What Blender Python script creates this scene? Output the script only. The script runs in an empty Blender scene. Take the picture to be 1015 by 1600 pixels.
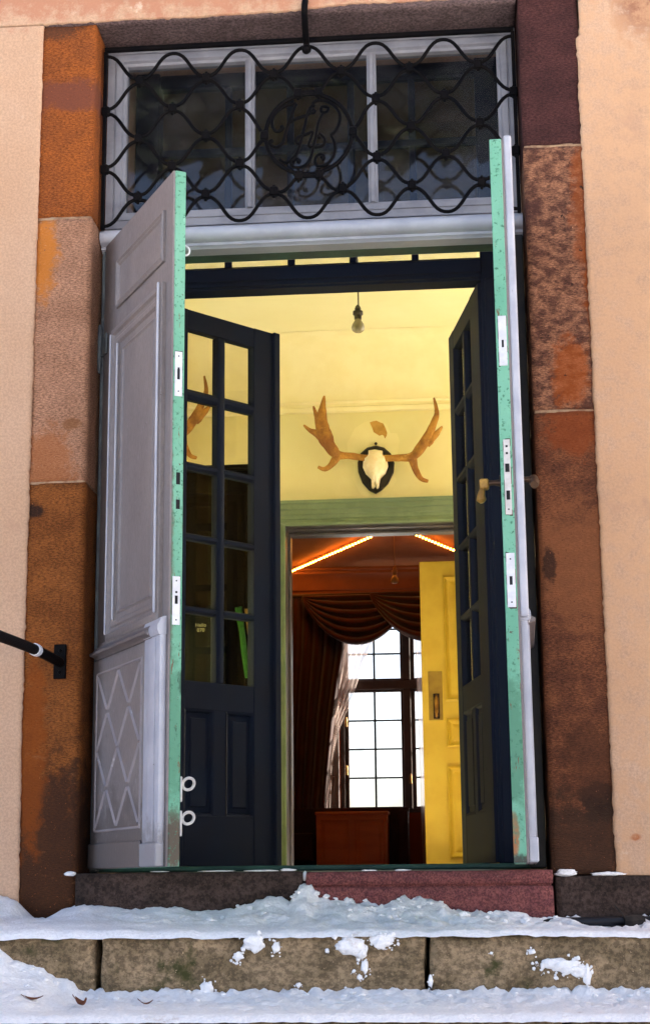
import bpy, bmesh, math, random
from mathutils import Vector, Matrix, noise
random.seed(7)
R = math.radians
SC = bpy.context.scene
COL = SC.collection

# ------------------------------------------------------------------ camera
def cam_axes(yaw, p, r):
    f = Vector((-math.sin(yaw)*math.cos(p), math.cos(yaw)*math.cos(p), math.sin(p)))
    rt = Vector((math.cos(yaw), math.sin(yaw), 0)); up = rt.cross(f)
    return math.cos(r)*rt+math.sin(r)*up, -math.sin(r)*rt+math.cos(r)*up, -f
cd = bpy.data.cameras.new('camera'); cam = bpy.data.objects.new('camera', cd); COL.objects.link(cam)
ax, ay, az = cam_axes(R(4.816), R(12.734), R(-0.569))
cam.matrix_world = Matrix(((ax.x, ay.x, az.x, 0), (ax.y, ay.y, az.y, -5.0), (ax.z, ay.z, az.z, 0), (0, 0, 0, 1)))
cd.sensor_fit = 'VERTICAL'; cd.sensor_height = 36; cd.sensor_width = 36; cd.lens = 57.6
cd.clip_start = .05; cd.clip_end = 2000
SC.camera = cam
# ------------------------------------------------------------------ sky, sun, exposure
SUN_EL, SUN_AZ = 23, 62            # the sun stands behind the house, low, on the right (azimuth from +y towards +x)
wd = bpy.data.worlds.new('World'); SC.world = wd; wd.use_nodes = True
wn = wd.node_tree; bgn = wn.nodes['Background']
sky = wn.nodes.new('ShaderNodeTexSky'); sky.sky_type = 'NISHITA'; sky.sun_disc = False
sky.sun_elevation = R(SUN_EL); sky.sun_rotation = R(SUN_AZ); sky.air_density = .5; sky.dust_density = 4.0; sky.ozone_density = .1
wn.links.new(sky.outputs[0], bgn.inputs[0]); bgn.inputs[1].default_value = .12
sl = bpy.data.lights.new('sun', 'SUN'); sl.energy = 4.8; sl.angle = R(.53); sl.color = (1, .93, .82)
sun = bpy.data.objects.new('sun', sl); COL.objects.link(sun)
to_sun = Vector((math.sin(R(SUN_AZ))*math.cos(R(SUN_EL)), math.cos(R(SUN_AZ))*math.cos(R(SUN_EL)), math.sin(R(SUN_EL))))
sun.rotation_euler = to_sun.to_track_quat('Z', 'Y').to_euler()
sun.location = to_sun*40
SC.view_settings.view_transform = 'Standard'; SC.view_settings.look = 'None'
SC.view_settings.gamma = 1; SC.view_settings.use_curve_mapping = False
SC.view_settings.exposure = 2.55
SC.render.engine = 'CYCLES'
cy = SC.cycles
cy.use_denoising = True; cy.max_bounces = 9; cy.diffuse_bounces = 6; cy.glossy_bounces = 4
cy.transmission_bounces = 6; cy.transparent_max_bounces = 16; cy.sample_clamp_indirect = 6

# ------------------------------------------------------------------ materials
MATS = {}
def mat(name, base, alt=None, ns=3, nd=6, rough=.6, bump=.2, bs=60, stretch=(1, 1, 1), lo=.35, hi=.65,
        spots=(), blobs=(), metallic=0., spec=.4, bdist=.004, nstretch=(1, 1, 1), fine=.0, sheen=0):
    """alt: second colour mixed by noise; spots: (colour, scale, threshold, softness[, stretch]);
    blobs: (centre, radii, colour, strength) stains of a shape of their own, in world metres."""
    g = .76 if name == 'plaster' else .86 if name.split('_')[0] in ('stone', 'step', 'granite', 'lilac', 'green', 'frame') else 1
    if g < 1:
        dim = lambda c: tuple(v*g for v in c)
        base = dim(base); alt = alt and dim(alt); spots = [(dim(q[0]), *q[1:]) for q in spots]; blobs = [(q[0], q[1], dim(q[2]), q[3]) for q in blobs]
    m = bpy.data.materials.new(name); m.use_nodes = True; nt = m.node_tree; N = nt.nodes; L = nt.links
    b = N['Principled BSDF']; tc = N.new('ShaderNodeTexCoord'); geo = N.new('ShaderNodeNewGeometry')
    def mapped(st):
        mp = N.new('ShaderNodeMapping'); mp.inputs['Scale'].default_value = st; L.new(geo.outputs['Position'], mp.inputs[0]); return mp.outputs[0]
    def nz(scale, det=6, st=(1, 1, 1), rg=.6):
        n = N.new('ShaderNodeTexNoise'); n.inputs['Scale'].default_value = scale; n.inputs['Detail'].default_value = det
        n.inputs['Roughness'].default_value = rg; L.new(mapped(st), n.inputs['Vector']); return n.outputs[0]
    def rmp(v, a, c):
        r = N.new('ShaderNodeMapRange'); r.interpolation_type = 'SMOOTHSTEP'; r.inputs[1].default_value = a; r.inputs[2].default_value = c
        L.new(v, r.inputs[0]); return r.outputs[0]
    def mix(f, c1, c2):
        x = N.new('ShaderNodeMix'); x.data_type = 'RGBA'
        if hasattr(f, 'type'): L.new(f, x.inputs[0])
        else: x.inputs[0].default_value = f
        for k, c in ((6, c1), (7, c2)):
            if hasattr(c, 'type'): L.new(c, x.inputs[k])
            else: x.inputs[k].default_value = (*c, 1)
        return x.outputs[2]
    col = base
    if alt: col = mix(rmp(nz(ns, nd, nstretch), lo, hi), base, alt)
    if fine:
        f = rmp(nz(bs*1.1, 5, stretch, .75), .40, .60)
        g = N.new('ShaderNodeMix'); g.data_type = 'RGBA'; g.blend_type = 'MULTIPLY'; g.inputs[0].default_value = 1
        if hasattr(col, 'type'): L.new(col, g.inputs[6])
        else: g.inputs[6].default_value = (*col, 1)
        v = mix(f, (1-fine,)*3, (1+fine*.7,)*3); L.new(v, g.inputs[7]); col = g.outputs[2]
    for s in blobs:
        c, rad, cc, k = s
        sub = N.new('ShaderNodeVectorMath'); sub.operation = 'SUBTRACT'; sub.inputs[1].default_value = c; L.new(geo.outputs['Position'], sub.inputs[0])
        dv = N.new('ShaderNodeVectorMath'); dv.operation = 'DIVIDE'; dv.inputs[1].default_value = rad; L.new(sub.outputs[0], dv.inputs[0])
        ln = N.new('ShaderNodeVectorMath'); ln.operation = 'LENGTH'; L.new(dv.outputs[0], ln.inputs[0])
        nn = nz(17, 9, (1, 1, 1), .72); ad = N.new('ShaderNodeMath'); ad.operation = 'MULTIPLY_ADD'; L.new(nn, ad.inputs[0]); ad.inputs[1].default_value = 2.6; L.new(ln.outputs['Value'], ad.inputs[2])
        r = rmp(ad.outputs[0], 2.55, 1.95); mu = N.new('ShaderNodeMath'); mu.operation = 'MULTIPLY'; L.new(r, mu.inputs[0]); mu.inputs[1].default_value = k
        col = mix(mu.outputs[0], col, cc)
    for s in spots:
        cc, scl, thr, soft = s[:4]; st = s[4] if len(s) > 4 else (1, 1, 1)
        col = mix(rmp(nz(scl, 6, st, .7), thr, thr+soft), col, cc)
    if hasattr(col, 'type'): L.new(col, b.inputs['Base Color'])
    else: b.inputs['Base Color'].default_value = (*col, 1)
    b.inputs['Roughness'].default_value = rough; b.inputs['Metallic'].default_value = metallic
    b.inputs['Specular IOR Level'].default_value = spec
    if sheen: b.inputs['Sheen Weight'].default_value = sheen
    if bump:
        bp = N.new('ShaderNodeBump'); bp.inputs['Strength'].default_value = bump; bp.inputs['Distance'].default_value = bdist
        L.new(nz(bs, 7, stretch, .65), bp.inputs['Height']); L.new(bp.outputs[0], b.inputs['Normal'])
    MATS[name] = m
    return m

def glass(name, tint=(.93, .95, .94), dirt=.06, dcol=(.3, .28, .24), dscale=6, rough=0.02):
    m = bpy.data.materials.new(name); m.use_nodes = True; nt = m.node_tree; N = nt.nodes; L = nt.links
    N.remove(N['Principled BSDF']); out = N['Material Output']
    tr = N.new('ShaderNodeBsdfTransparent'); tr.inputs[0].default_value = (*tint, 1)
    gl = N.new('ShaderNodeBsdfGlossy'); gl.inputs['Roughness'].default_value = rough
    fr = N.new('ShaderNodeFresnel'); g0 = N.new('ShaderNodeNewGeometry'); io = N.new('ShaderNodeMapRange')   # the same thin pane from both sides
    io.inputs[3].default_value = 1.5; io.inputs[4].default_value = 1/1.5; L.new(g0.outputs['Backfacing'], io.inputs[0]); L.new(io.outputs[0], fr.inputs[0])
    mx = N.new('ShaderNodeMixShader'); L.new(fr.outputs[0], mx.inputs[0]); L.new(tr.outputs[0], mx.inputs[1]); L.new(gl.outputs[0], mx.inputs[2])
    df = N.new('ShaderNodeBsdfDiffuse'); df.inputs[0].default_value = (*dcol, 1)
    geo = N.new('ShaderNodeNewGeometry'); n = N.new('ShaderNodeTexNoise'); n.inputs['Scale'].default_value = dscale; n.inputs['Detail'].default_value = 8
    L.new(geo.outputs['Position'], n.inputs['Vector'])
    r = N.new('ShaderNodeMapRange'); r.inputs[1].default_value = .42; r.inputs[2].default_value = .75; r.inputs[3].default_value = dirt*.35; r.inputs[4].default_value = dirt*3
    L.new(n.outputs[0], r.inputs[0])
    m2 = N.new('ShaderNodeMixShader'); L.new(r.outputs[0], m2.inputs[0]); L.new(mx.outputs[0], m2.inputs[1]); L.new(df.outputs[0], m2.inputs[2])
    bp = N.new('ShaderNodeBump'); bp.inputs['Strength'].default_value = .06; bp.inputs['Distance'].default_value = .004
    n2 = N.new('ShaderNodeTexNoise'); n2.inputs['Scale'].default_value = 5; L.new(geo.outputs['Position'], n2.inputs['Vector']); L.new(n2.outputs[0], bp.inputs['Height']); L.new(bp.outputs[0], gl.inputs['Normal'])
    L.new(m2.outputs[0], out.inputs[0]); MATS[name] = m; return m

def sheer(name, col, alpha):
    m = bpy.data.materials.new(name); m.use_nodes = True; nt = m.node_tree; N = nt.nodes; L = nt.links
    N.remove(N['Principled BSDF']); out = N['Material Output']
    tr = N.new('ShaderNodeBsdfTransparent'); d = N.new('ShaderNodeBsdfDiffuse'); t = N.new('ShaderNodeBsdfTranslucent')
    d.inputs[0].default_value = (*col, 1); t.inputs[0].default_value = (*col, 1)
    a = N.new('ShaderNodeMixShader'); L.new(d.outputs[0], a.inputs[1]); L.new(t.outputs[0], a.inputs[2])
    w = N.new('ShaderNodeMixShader'); w.inputs[0].default_value = alpha; L.new(tr.outputs[0], w.inputs[1]); L.new(a.outputs[0], w.inputs[2])
    L.new(w.outputs[0], out.inputs[0]); MATS[name] = m; return m

def emit(name, col, s):
    m = bpy.data.materials.new(name); m.use_nodes = True; b = m.node_tree.nodes['Principled BSDF']
    b.inputs['Base Color'].default_value = (*col, 1); b.inputs['Emission Color'].default_value = (*col, 1); b.inputs['Emission Strength'].default_value = s
    MATS[name] = m; return m

# stones of the door surround: horizontal tooling, each block its own colour
TOOL = (1, 1, 3.2)
RUST = (.40, .085, .008); DARK = (.022, .012, .009)
def stone(name, a, b, **k):
    d = dict(ns=7, rough=.9, bump=.8, bs=85, stretch=TOOL, fine=.45, spec=.2, bdist=.006, nstretch=(1, 1, 1.6)); d.update(k)
    d['spots'] = list(d.get('spots', ()))+[(tuple(v*.42 for v in a), 95, .615, .04, (1, 1, 1.5)), (tuple(min(.8, v*1.7+.01) for v in a), 130, .64, .04)]
    return mat(name, a, b, **d)
stone('stone_l_top', (.36, .098, .018), (.27, .075, .018), spots=[((.15, .06, .03), 9, .66, .1)],
      blobs=[((-1.28, 0, 2.605), (.25, .3, .055), (.19, .06, .035), .85), ((-1.34, 0, 2.86), (.12, .3, .05), (.06, .03, .02), .7)])
stone('stone_l_mid', (.50, .26, .155), (.40, .20, .115), blobs=[((-1.345, 0, 2.03), (.05, .2, .15), (.62, .20, .02), .85), ((-1.31, 0, 1.32), (.08, .2, .12), (.42, .13, .03), .6), ((-1.24, 0, 1.45), (.03, .2, .02), (.25, .1, .03), .7)])
stone('stone_l_low', (.30, .098, .022), (.20, .062, .014), spots=[((.34, .14, .05), 8, .6, .15, (1, 1, 2.4))],
      blobs=[((-1.27, 0, .05), (.35, .3, .32), (.05, .022, .012), .85), ((-1.35, 0, 1.16), (.03, .2, .025), DARK, .9), ((-1.34, 0, .4), (.05, .2, .3), (.30, .07, .008), .7)])
stone('stone_r_top', (.085, .030, .026), (.055, .02, .018), spots=[((.03, .012, .012), 7, .62, .1), ((.2, .12, .1), 40, .74, .03)])
stone('stone_r_mid', (.37, .165, .088), (.12, .048, .030), ns=24, lo=.38, hi=.62, blobs=[((.44, 0, 2.15), (.05, .3, .35), (.33, .075, .012), .65), ((.36, 0, 1.56), (.06, .2, .12), RUST, .65), ((.45, 0, 1.9), (.03, .3, .3), (.30, .06, .006), .7)],
      spots=[((.09, .035, .025), 6, .56, .14), ((.05, .022, .016), 30, .62, .05)])
stone('stone_r_low', (.235, .082, .034), (.125, .044, .022), ns=9, blobs=[((.36, 0, 1.38), (.09, .2, .09), (.30, .06, .01), .6), ((.385, 0, .22), (.06, .2, .06), DARK, .9), ((.34, 0, .05), (.3, .3, .22), (.055, .028, .016), .8), ((.36, 0, .95), (.18, .2, .2), (.33, .12, .045), .5), ((.27, 0, .95), (.02, .2, .05), DARK, .8), ((.38, 0, .35), (.1, .2, .12), (.08, .03, .015), .6)],
      spots=[((.05, .022, .015), 10, .64, .08), ((.02, .01, .008), 26, .72, .05)])
stone('stone_lintel', (.17, .115, .11), (.12, .08, .078), bump=.8)
mat('mortar', (.42, .27, .16), (.25, .14, .08), ns=40, rough=.95, bump=.4, bs=150)
stone('granite_pink', (.26, .085, .075), (.17, .055, .055), ns=26, bs=160, stretch=(1, 1, 1), bump=.3, spots=[((.42, .24, .2), 110, .62, .1), ((.06, .03, .03), 5, .66, .14)])
stone('stone_dark', (.075, .048, .038), (.04, .026, .02), ns=8, bs=70, stretch=(1, 1, 1), spots=[((.2, .16, .13), 90, .7, .06)])
stone('step_stone', (.37, .258, .148), (.19, .134, .072), ns=9, bs=60, stretch=(1, 1, 1.2), bump=.9, fine=.4,
      spots=[((.06, .06, .018), 6, .55, .14), ((.33, .26, .19), 60, .68, .08), ((.27, .18, .05), 22, .73, .04)])
mat('plaster', (.76, .50, .335), (.66, .40, .24), ns=1.1, rough=.92, bump=.22, bs=120, spec=.15, fine=.12, lo=.3, hi=.7, bdist=.005,
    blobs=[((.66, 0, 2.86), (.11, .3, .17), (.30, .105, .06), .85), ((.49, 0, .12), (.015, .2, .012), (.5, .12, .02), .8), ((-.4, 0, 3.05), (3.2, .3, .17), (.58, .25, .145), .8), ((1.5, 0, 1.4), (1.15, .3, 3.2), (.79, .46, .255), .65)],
    spots=[((.60, .36, .23), 2.3, .58, .14), ((.84, .62, .45), 7, .64, .1), ((.52, .32, .21), 9, .66, .05, (1, 1, .25)), ((.44, .25, .15), 60, .70, .04)])
mat('plaster_edge', (.70, .42, .28), (.5, .3, .2), ns=30, rough=.95, bump=.8, bs=90)
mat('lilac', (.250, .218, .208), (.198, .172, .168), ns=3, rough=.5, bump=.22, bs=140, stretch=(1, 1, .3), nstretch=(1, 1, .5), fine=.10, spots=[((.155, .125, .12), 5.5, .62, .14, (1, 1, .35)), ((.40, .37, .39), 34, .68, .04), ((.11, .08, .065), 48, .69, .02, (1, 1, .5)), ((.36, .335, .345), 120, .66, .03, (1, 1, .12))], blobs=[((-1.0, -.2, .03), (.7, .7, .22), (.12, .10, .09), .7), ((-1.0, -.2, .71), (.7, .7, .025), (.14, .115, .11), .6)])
mat('lilac_lit', (.36, .32, .325), (.28, .25, .26), ns=8, rough=.45, bump=.1, bs=90, spots=[((.5, .48, .5), 18, .6, .1)])  # face colour lightened to stand for light on the strip edges
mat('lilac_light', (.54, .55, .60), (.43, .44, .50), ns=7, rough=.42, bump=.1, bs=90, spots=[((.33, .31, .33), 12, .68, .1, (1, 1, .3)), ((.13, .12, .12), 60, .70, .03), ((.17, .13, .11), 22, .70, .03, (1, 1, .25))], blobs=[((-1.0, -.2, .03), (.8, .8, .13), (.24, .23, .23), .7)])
mat('sash_paint', (.29, .29, .32), (.21, .21, .24), ns=8, rough=.5, bump=.15, bs=90, spots=[((.16, .14, .14), 40, .7, .04)])
GREEN = (.145, .42, .27)
mat('green_paint', GREEN, (.20, .50, .335), ns=7, rough=.5, bump=.35, bs=70, nstretch=(1, 1, .5),
    spots=[((.055, .20, .115), 80, .565, .07), ((.10, .045, .03), 34, .665, .012), ((.04, .13, .075), 18, .60, .07, (1, 1, .35)), ((.30, .60, .45), 24, .66, .03), ((.17, .075, .035), 70, .64, .02, (1, 1, .16)), ((.05, .022, .014), 45, .69, .015, (1, 1, .4))],
    blobs=[((-.81, -.46, .11), (.05, .05, .10), (.085, .03, .018), .9), ((-.83, -.47, .9), (.012, .05, .4), (.12, .04, .022), .6), ((.118, -.56, .12), (.014, .05, .07), (.42, .13, .03), .9), ((.13, -.56, .05), (.05, .05, .018), (.035, .02, .015), .9), ((.125, -.56, .35), (.04, .05, .2), (.075, .24, .135), .8), ((-.81, -.46, .42), (.04, .05, .22), (.07, .25, .14), .7)])
mat('green_dark', (.035, .11, .075), (.02, .06, .045), ns=9, rough=.6, bump=.3, bs=60, spots=[((.12, .05, .02), 20, .7, .04)])
mat('blue_paint', (.021, .028, .050), (.024, .027, .042), ns=4, rough=.55, spec=.05, bump=.12, bs=100, spots=[((.10, .06, .045), 40, .74, .02)])
mat('frame_dark', (.02, .02, .022), (.035, .03, .02), ns=14, rough=.45, bump=.2, bs=80)
mat('frame_grey', (.16, .19, .20), (.09, .10, .11), ns=9, rough=.5, bump=.2, bs=80)
mat('iron', (.002, .002, .003), (.005, .004, .004), ns=12, rough=.6, bump=.35, bs=90, spec=.06)
mat('steel', (.72, .72, .74), (.6, .6, .62), ns=30, rough=.38, metallic=.15, bump=.05, bs=120, spots=[((.35, .2, .12), 60, .70, .04)])
mat('white_ring', (.62, .60, .57), (.5, .47, .44), ns=30, rough=.5, bump=.2, bs=120, spots=[((.2, .09, .05), 45, .66, .03)])
mat('black_slot', (.006, .006, .007), rough=.8, bump=0)
mat('brass', (.50, .27, .05), (.26, .13, .03), ns=20, rough=.35, metallic=.45, bump=.05)
mat('bronze', (.10, .055, .03), (.05, .03, .02), ns=20, rough=.38, metallic=.7, bump=.1)
mat('tape', (.75, .77, .82), rough=.4, bump=0)
mat('yellow_wall', (.755, .735, .41), (.72, .69, .345), ns=2.2, rough=.85, bump=.12, bs=25, spots=[((.60, .50, .18), 1.9, .64, .2)])
mat('yellow_ceiling', (.82, .805, .52), (.78, .755, .45), ns=1.4, rough=.85, bump=.1, bs=20, spots=[((.66, .55, .24), 1.5, .62, .25)])
mat('yellow_pale', (.85, .82, .53), (.81, .77, .46), ns=6, rough=.85, bump=.1, bs=40)
mat('yellow_ghost', (.79, .76, .43), (.765, .725, .38), ns=8, rough=.85, bump=.1, bs=40)
mat('peeled', (.55, .33, .08), (.42, .24, .05), ns=22, rough=.95, bump=.5, bs=60)
mat('sage', (.165, .235, .13), (.12, .18, .10), ns=6, rough=.5, bump=.1, bs=80)
mat('lining', (.10, .095, .10), (.06, .055, .06), ns=6, rough=.35, bump=.1, bs=80)
mat('floorboard', (.68, .62, .40), (.58, .52, .33), ns=5, rough=.5, bump=.2, bs=40, nstretch=(4, .5, 1))
mat('antler', (.50, .255, .042), (.22, .085, .014), ns=8, rough=.6, bump=1.0, bs=45, bdist=.012, stretch=(1, 1, .35), fine=.10, spots=[((.66, .42, .14), 14, .60, .12)])
mat('bone', (.86, .80, .60), (.78, .66, .40), ns=20, rough=.6, bump=.2, bs=80)
mat('ebony', (.012, .009, .007), rough=.4, bump=.05)
mat('yellow_door', (.92, .66, .075), (.84, .57, .058), ns=5, rough=.4, bump=.1, bs=60, spots=[((.42, .25, .03), 4, .64, .2)])
mat('cupboard_wood', (.006, .004, .003), (.011, .007, .004), ns=6, rough=.5, spec=.04, bump=.15, bs=50, nstretch=(3, 3, .4))
mat('jacket', (.010, .011, .011), (.016, .016, .014), ns=9, rough=.9, spec=.05, bump=.4, bs=60)
mat('scarf', (.012, .075, .008), (.03, .14, .02), ns=9, rough=.9, bump=.3, bs=90)
mat('tan_bag', (.42, .26, .07), (.30, .18, .05), ns=9, rough=.8, bump=.2, bs=40)
mat('print_white', (.45, .42, .28), rough=.8, bump=0)
mat('room_ceiling', (.46, .15, .040), (.38, .12, .03), ns=3, rough=.9, bump=.1, bs=30)
mat('room_wall', (.20, .040, .012), (.16, .03, .009), ns=3, rough=.9, bump=.1, bs=30)
mat('room_cornice', (.30, .10, .05), (.24, .08, .04), ns=3, rough=.8, bump=.1, bs=30)
mat('room_floor', (.10, .04, .02), (.06, .025, .012), ns=3, rough=.5, bump=.1, bs=30)
mat('velvet', (.060, .006, .003), (.036, .004, .002), ns=8, rough=.9, bump=.2, bs=90, sheen=.3)
mat('drape', (.055, .007, .003), (.034, .004, .002), ns=6, rough=.9, bump=.2, bs=90, sheen=.3)
mat('fringe', (.17, .05, .03), (.12, .03, .02), ns=60, rough=.9, bump=.5, bs=160)
sheer('sheer_voile', (.74, .60, .56), .46)
mat('window_wood', (.06, .028, .022), (.04, .02, .015), ns=6, rough=.45, bump=.1, bs=60)
mat('muntin_dark', (.012, .025, .04), rough=.5, bump=0)
mat('shutter', (.27, .22, .20), (.22, .18, .17), ns=4, rough=.5, bump=.1, bs=50)
mat('old_plate', (.50, .33, .05), (.42, .26, .04), ns=14, rough=.5, bump=.1, bs=60, spots=[((.2, .1, .02), 30, .66, .05)])
mat('chest', (.80, .235, .035), (.70, .19, .028), ns=5, rough=.45, bump=.1, bs=50, nstretch=(.5, 2, 3))
mat('sofa', (.045, .012, .008), (.03, .009, .006), ns=7, rough=.7, bump=.2, bs=80)
mat('snow', (.96, .945, .93), (.93, .915, .90), ns=5, rough=.75, bump=.9, bs=95, spec=.3, bdist=.006, fine=.05, spots=[((.66, .58, .52), 11, .62, .12), ((.25, .19, .15), 60, .70, .03)])
mat('snow_field', (.90, .885, .87), (.85, .84, .83), ns=.6, rough=.8, bump=.4, bs=3, bdist=.05)
mat('leaf_brown', (.16, .05, .02), (.10, .03, .012), ns=60, rough=.7, bump=.3, bs=200)
mat('rubber', (.010, .010, .013), rough=.45, bump=.1, bs=90)
mat('log', (.045, .032, .024), (.02, .015, .012), ns=30, rough=.9, bump=.6, bs=80)
mat('bulb_glass_plain', (.30, .26, .17), rough=.12, bump=0, spec=.6)
mat('socket', (.05, .04, .03), rough=.4, bump=0)
mat('cord', (.12, .10, .07), rough=.6, bump=0)
mat('cord_orange', (.55, .22, .08), rough=.6, bump=0)
mat('bulb_orange', (.85, .38, .10), rough=.2, bump=0)  # orange glow of the rope lights put into the bulb colour
emit('rope_bead', (1., .36, .035), 17)
mat('rope_tube', (.5, .25, .08), rough=.3, bump=0)
mat('backing', (.105, .075, .042), (.08, .056, .032), ns=3, rough=.9, bump=.1, bs=80)
glass('pane_clear'); glass('pane_dusty', (.95, .94, .90), .014, (.10, .085, .05), 9); glass('pane_transom', (.80, .81, .83), .03, (.2, .2, .22), 5)
mat('facade_far', (.05, .045, .04), (.03, .03, .03), ns=.7, rough=.9, bump=.1, bs=4)
mat('far_roof', (.025, .022, .024), (.035, .03, .03), ns=2, rough=.9, bump=.3, bs=6)

# ------------------------------------------------------------------ geometry helpers
def nb(): return bmesh.new()
def box(bm, x0, x1, y0, y1, z0, z1, bev=0, seg=1, mtx=None):
    r = bmesh.ops.create_cube(bm, size=1)['verts']
    for v in r:
        v.co = Vector(((x0+x1)/2+v.co.x*abs(x1-x0), (y0+y1)/2+v.co.y*abs(y1-y0), (z0+z1)/2+v.co.z*abs(z1-z0)))
    if bev:
        es = list({e for v in r for e in v.link_edges})
        q = bmesh.ops.bevel(bm, geom=es, offset=min(bev, .45*min(abs(x1-x0), abs(y1-y0), abs(z1-z0))), segments=seg, affect='EDGES', profile=.6)
        r = list({v for f in q['faces'] for v in f.verts} | {v for v in r if v.is_valid})
    if mtx:
        for v in r: v.co = mtx @ v.co
    return bm
def tube(bm, pts, rad, n=8, closed=False, flat=1., flat_axis=None, cap=True):
    P = [Vector(p) for p in pts]; m = len(P)
    rr = rad if isinstance(rad, (list, tuple)) else [rad]*m
    rings = []; prev = None
    for i, p in enumerate(P):
        a = P[(i-1) % m] if (closed or i > 0) else P[i]; c = P[(i+1) % m] if (closed or i < m-1) else P[i]
        t = (c-a).normalized()
        if prev is None:
            ref = Vector((0, 0, 1)) if abs(t.z) < .9 else Vector((0, 1, 0))
            if flat_axis is not None: ref = Vector(flat_axis)
            u = (ref-t*ref.dot(t)).normalized()
        else: u = (prev-t*prev.dot(t)).normalized()
        prev = u; w = t.cross(u)
        rings.append([bm.verts.new(p+u*rr[i]*flat*math.cos(2*math.pi*k/n)+w*rr[i]*math.sin(2*math.pi*k/n)) for k in range(n)])
    for i in range(m if closed else m-1):
        A, Bq = rings[i], rings[(i+1) % m]
        for k in range(n): bm.faces.new((A[k], A[(k+1) % n], Bq[(k+1) % n], Bq[k]))
    if not closed and cap:
        bm.faces.new(rings[0][::-1]); bm.faces.new(rings[-1])
    return bm
def smooth_pts(pts, k=4):
    P = [Vector(p) for p in pts]; out = []
    for i in range(len(P)-1):
        a = P[max(i-1, 0)]; b = P[i]; c = P[i+1]; d = P[min(i+2, len(P)-1)]
        for j in range(k):
            t = j/k; out.append(.5*((2*b)+(c-a)*t+(2*a-5*b+4*c-d)*t*t+(3*b-a-3*c+d)*t**3))
    out.append(P[-1]); return out
def ball(bm, c, r, seg=10, sc=(1, 1, 1)):
    q = bmesh.ops.create_uvsphere(bm, u_segments=seg, v_segments=max(5, seg*2//3), radius=1)
    for v in q['verts']: v.co = Vector((c[0]+v.co.x*r*sc[0], c[1]+v.co.y*r*sc[1], c[2]+v.co.z*r*sc[2]))
    return bm
def rod(bm, a, b, r0, r1=None, n=10):
    return tube(bm, [a, b], [r0, r1 if r1 is not None else r0], n)
def lathe(bm, prof, c, n=14):
    """prof: (radius, z) about a vertical axis through c."""
    rings = [[bm.verts.new((c[0]+max(r, 1e-4)*math.cos(2*math.pi*k/n), c[1]+max(r, 1e-4)*math.sin(2*math.pi*k/n), c[2]+z)) for k in range(n)] for r, z in prof]
    for A, Bq in zip(rings, rings[1:]):
        for k in range(n): bm.faces.new((A[k], A[(k+1) % n], Bq[(k+1) % n], Bq[k]))
    bm.faces.new(rings[0][::-1]); bm.faces.new(rings[-1]); return bm
def prism(bm, pts, y0, y1):
    """outline in x,z extruded from y0 to y1"""
    A = [bm.verts.new((x, y0, z)) for x, z in pts]; Bq = [bm.verts.new((x, y1, z)) for x, z in pts]
    n = len(pts); bm.faces.new(A); bm.faces.new(Bq[::-1])
    for k in range(n): bm.faces.new((A[k], Bq[k], Bq[(k+1) % n], A[(k+1) % n]))
    return bm
def inflate(bm, pts, y0, depth, steps=((1, 0), (.97, .45), (.82, .82), (.5, 1.0))):
    cx = sum(p[0] for p in pts)/len(pts); cz = sum(p[1] for p in pts)/len(pts); n = len(pts); rings = []
    for s, d in steps: rings.append([bm.verts.new((cx+(x-cx)*s, y0-depth*d, cz+(z-cz)*s)) for x, z in pts])
    for A, Bq in zip(rings, rings[1:]):
        for k in range(n): bm.faces.new((A[k], A[(k+1) % n], Bq[(k+1) % n], Bq[k]))
    c = bm.verts.new((cx, y0-depth*1.03, cz))
    for k in range(n): bm.faces.new((rings[-1][k], rings[-1][(k+1) % n], c))
    bm.faces.new(rings[0][::-1]); return bm
def mould(bm, x0, x1, z0, z1, prof, y, sgn=-1, cap=False, sides=4):
    """mitred moulding round a rectangle: prof (inset, height) from the outside in, height towards sgn*y"""
    rings = []
    for d, h in prof:
        rings.append([bm.verts.new((a, y+sgn*h, b)) for a, b in ((x0+d, z0+d), (x1-d, z0+d), (x1-d, z1-d), (x0+d, z1-d))])
    for A, Bq in zip(rings, rings[1:]):
        for k in range(4): bm.faces.new((A[k], A[(k+1) % 4], Bq[(k+1) % 4], Bq[k]))
    if cap: bm.faces.new(rings[-1])
    return bm
def sweep_x(bm, x0, x1, prof, n=1):
    """closed profile (y,z) swept along x"""
    m = len(prof); rings = [[bm.verts.new((x0+(x1-x0)*i/n, y, z)) for y, z in prof] for i in range(n+1)]
    for A, Bq in zip(rings, rings[1:]):
        for k in range(m): bm.faces.new((A[k], A[(k+1) % m], Bq[(k+1) % m], Bq[k]))
    bm.faces.new(rings[0][::-1]); bm.faces.new(rings[-1]); return bm
def fr(p, s=1., o=4): return noise.fractal(Vector(p)*s, 1.0, 2.0, o)
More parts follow.
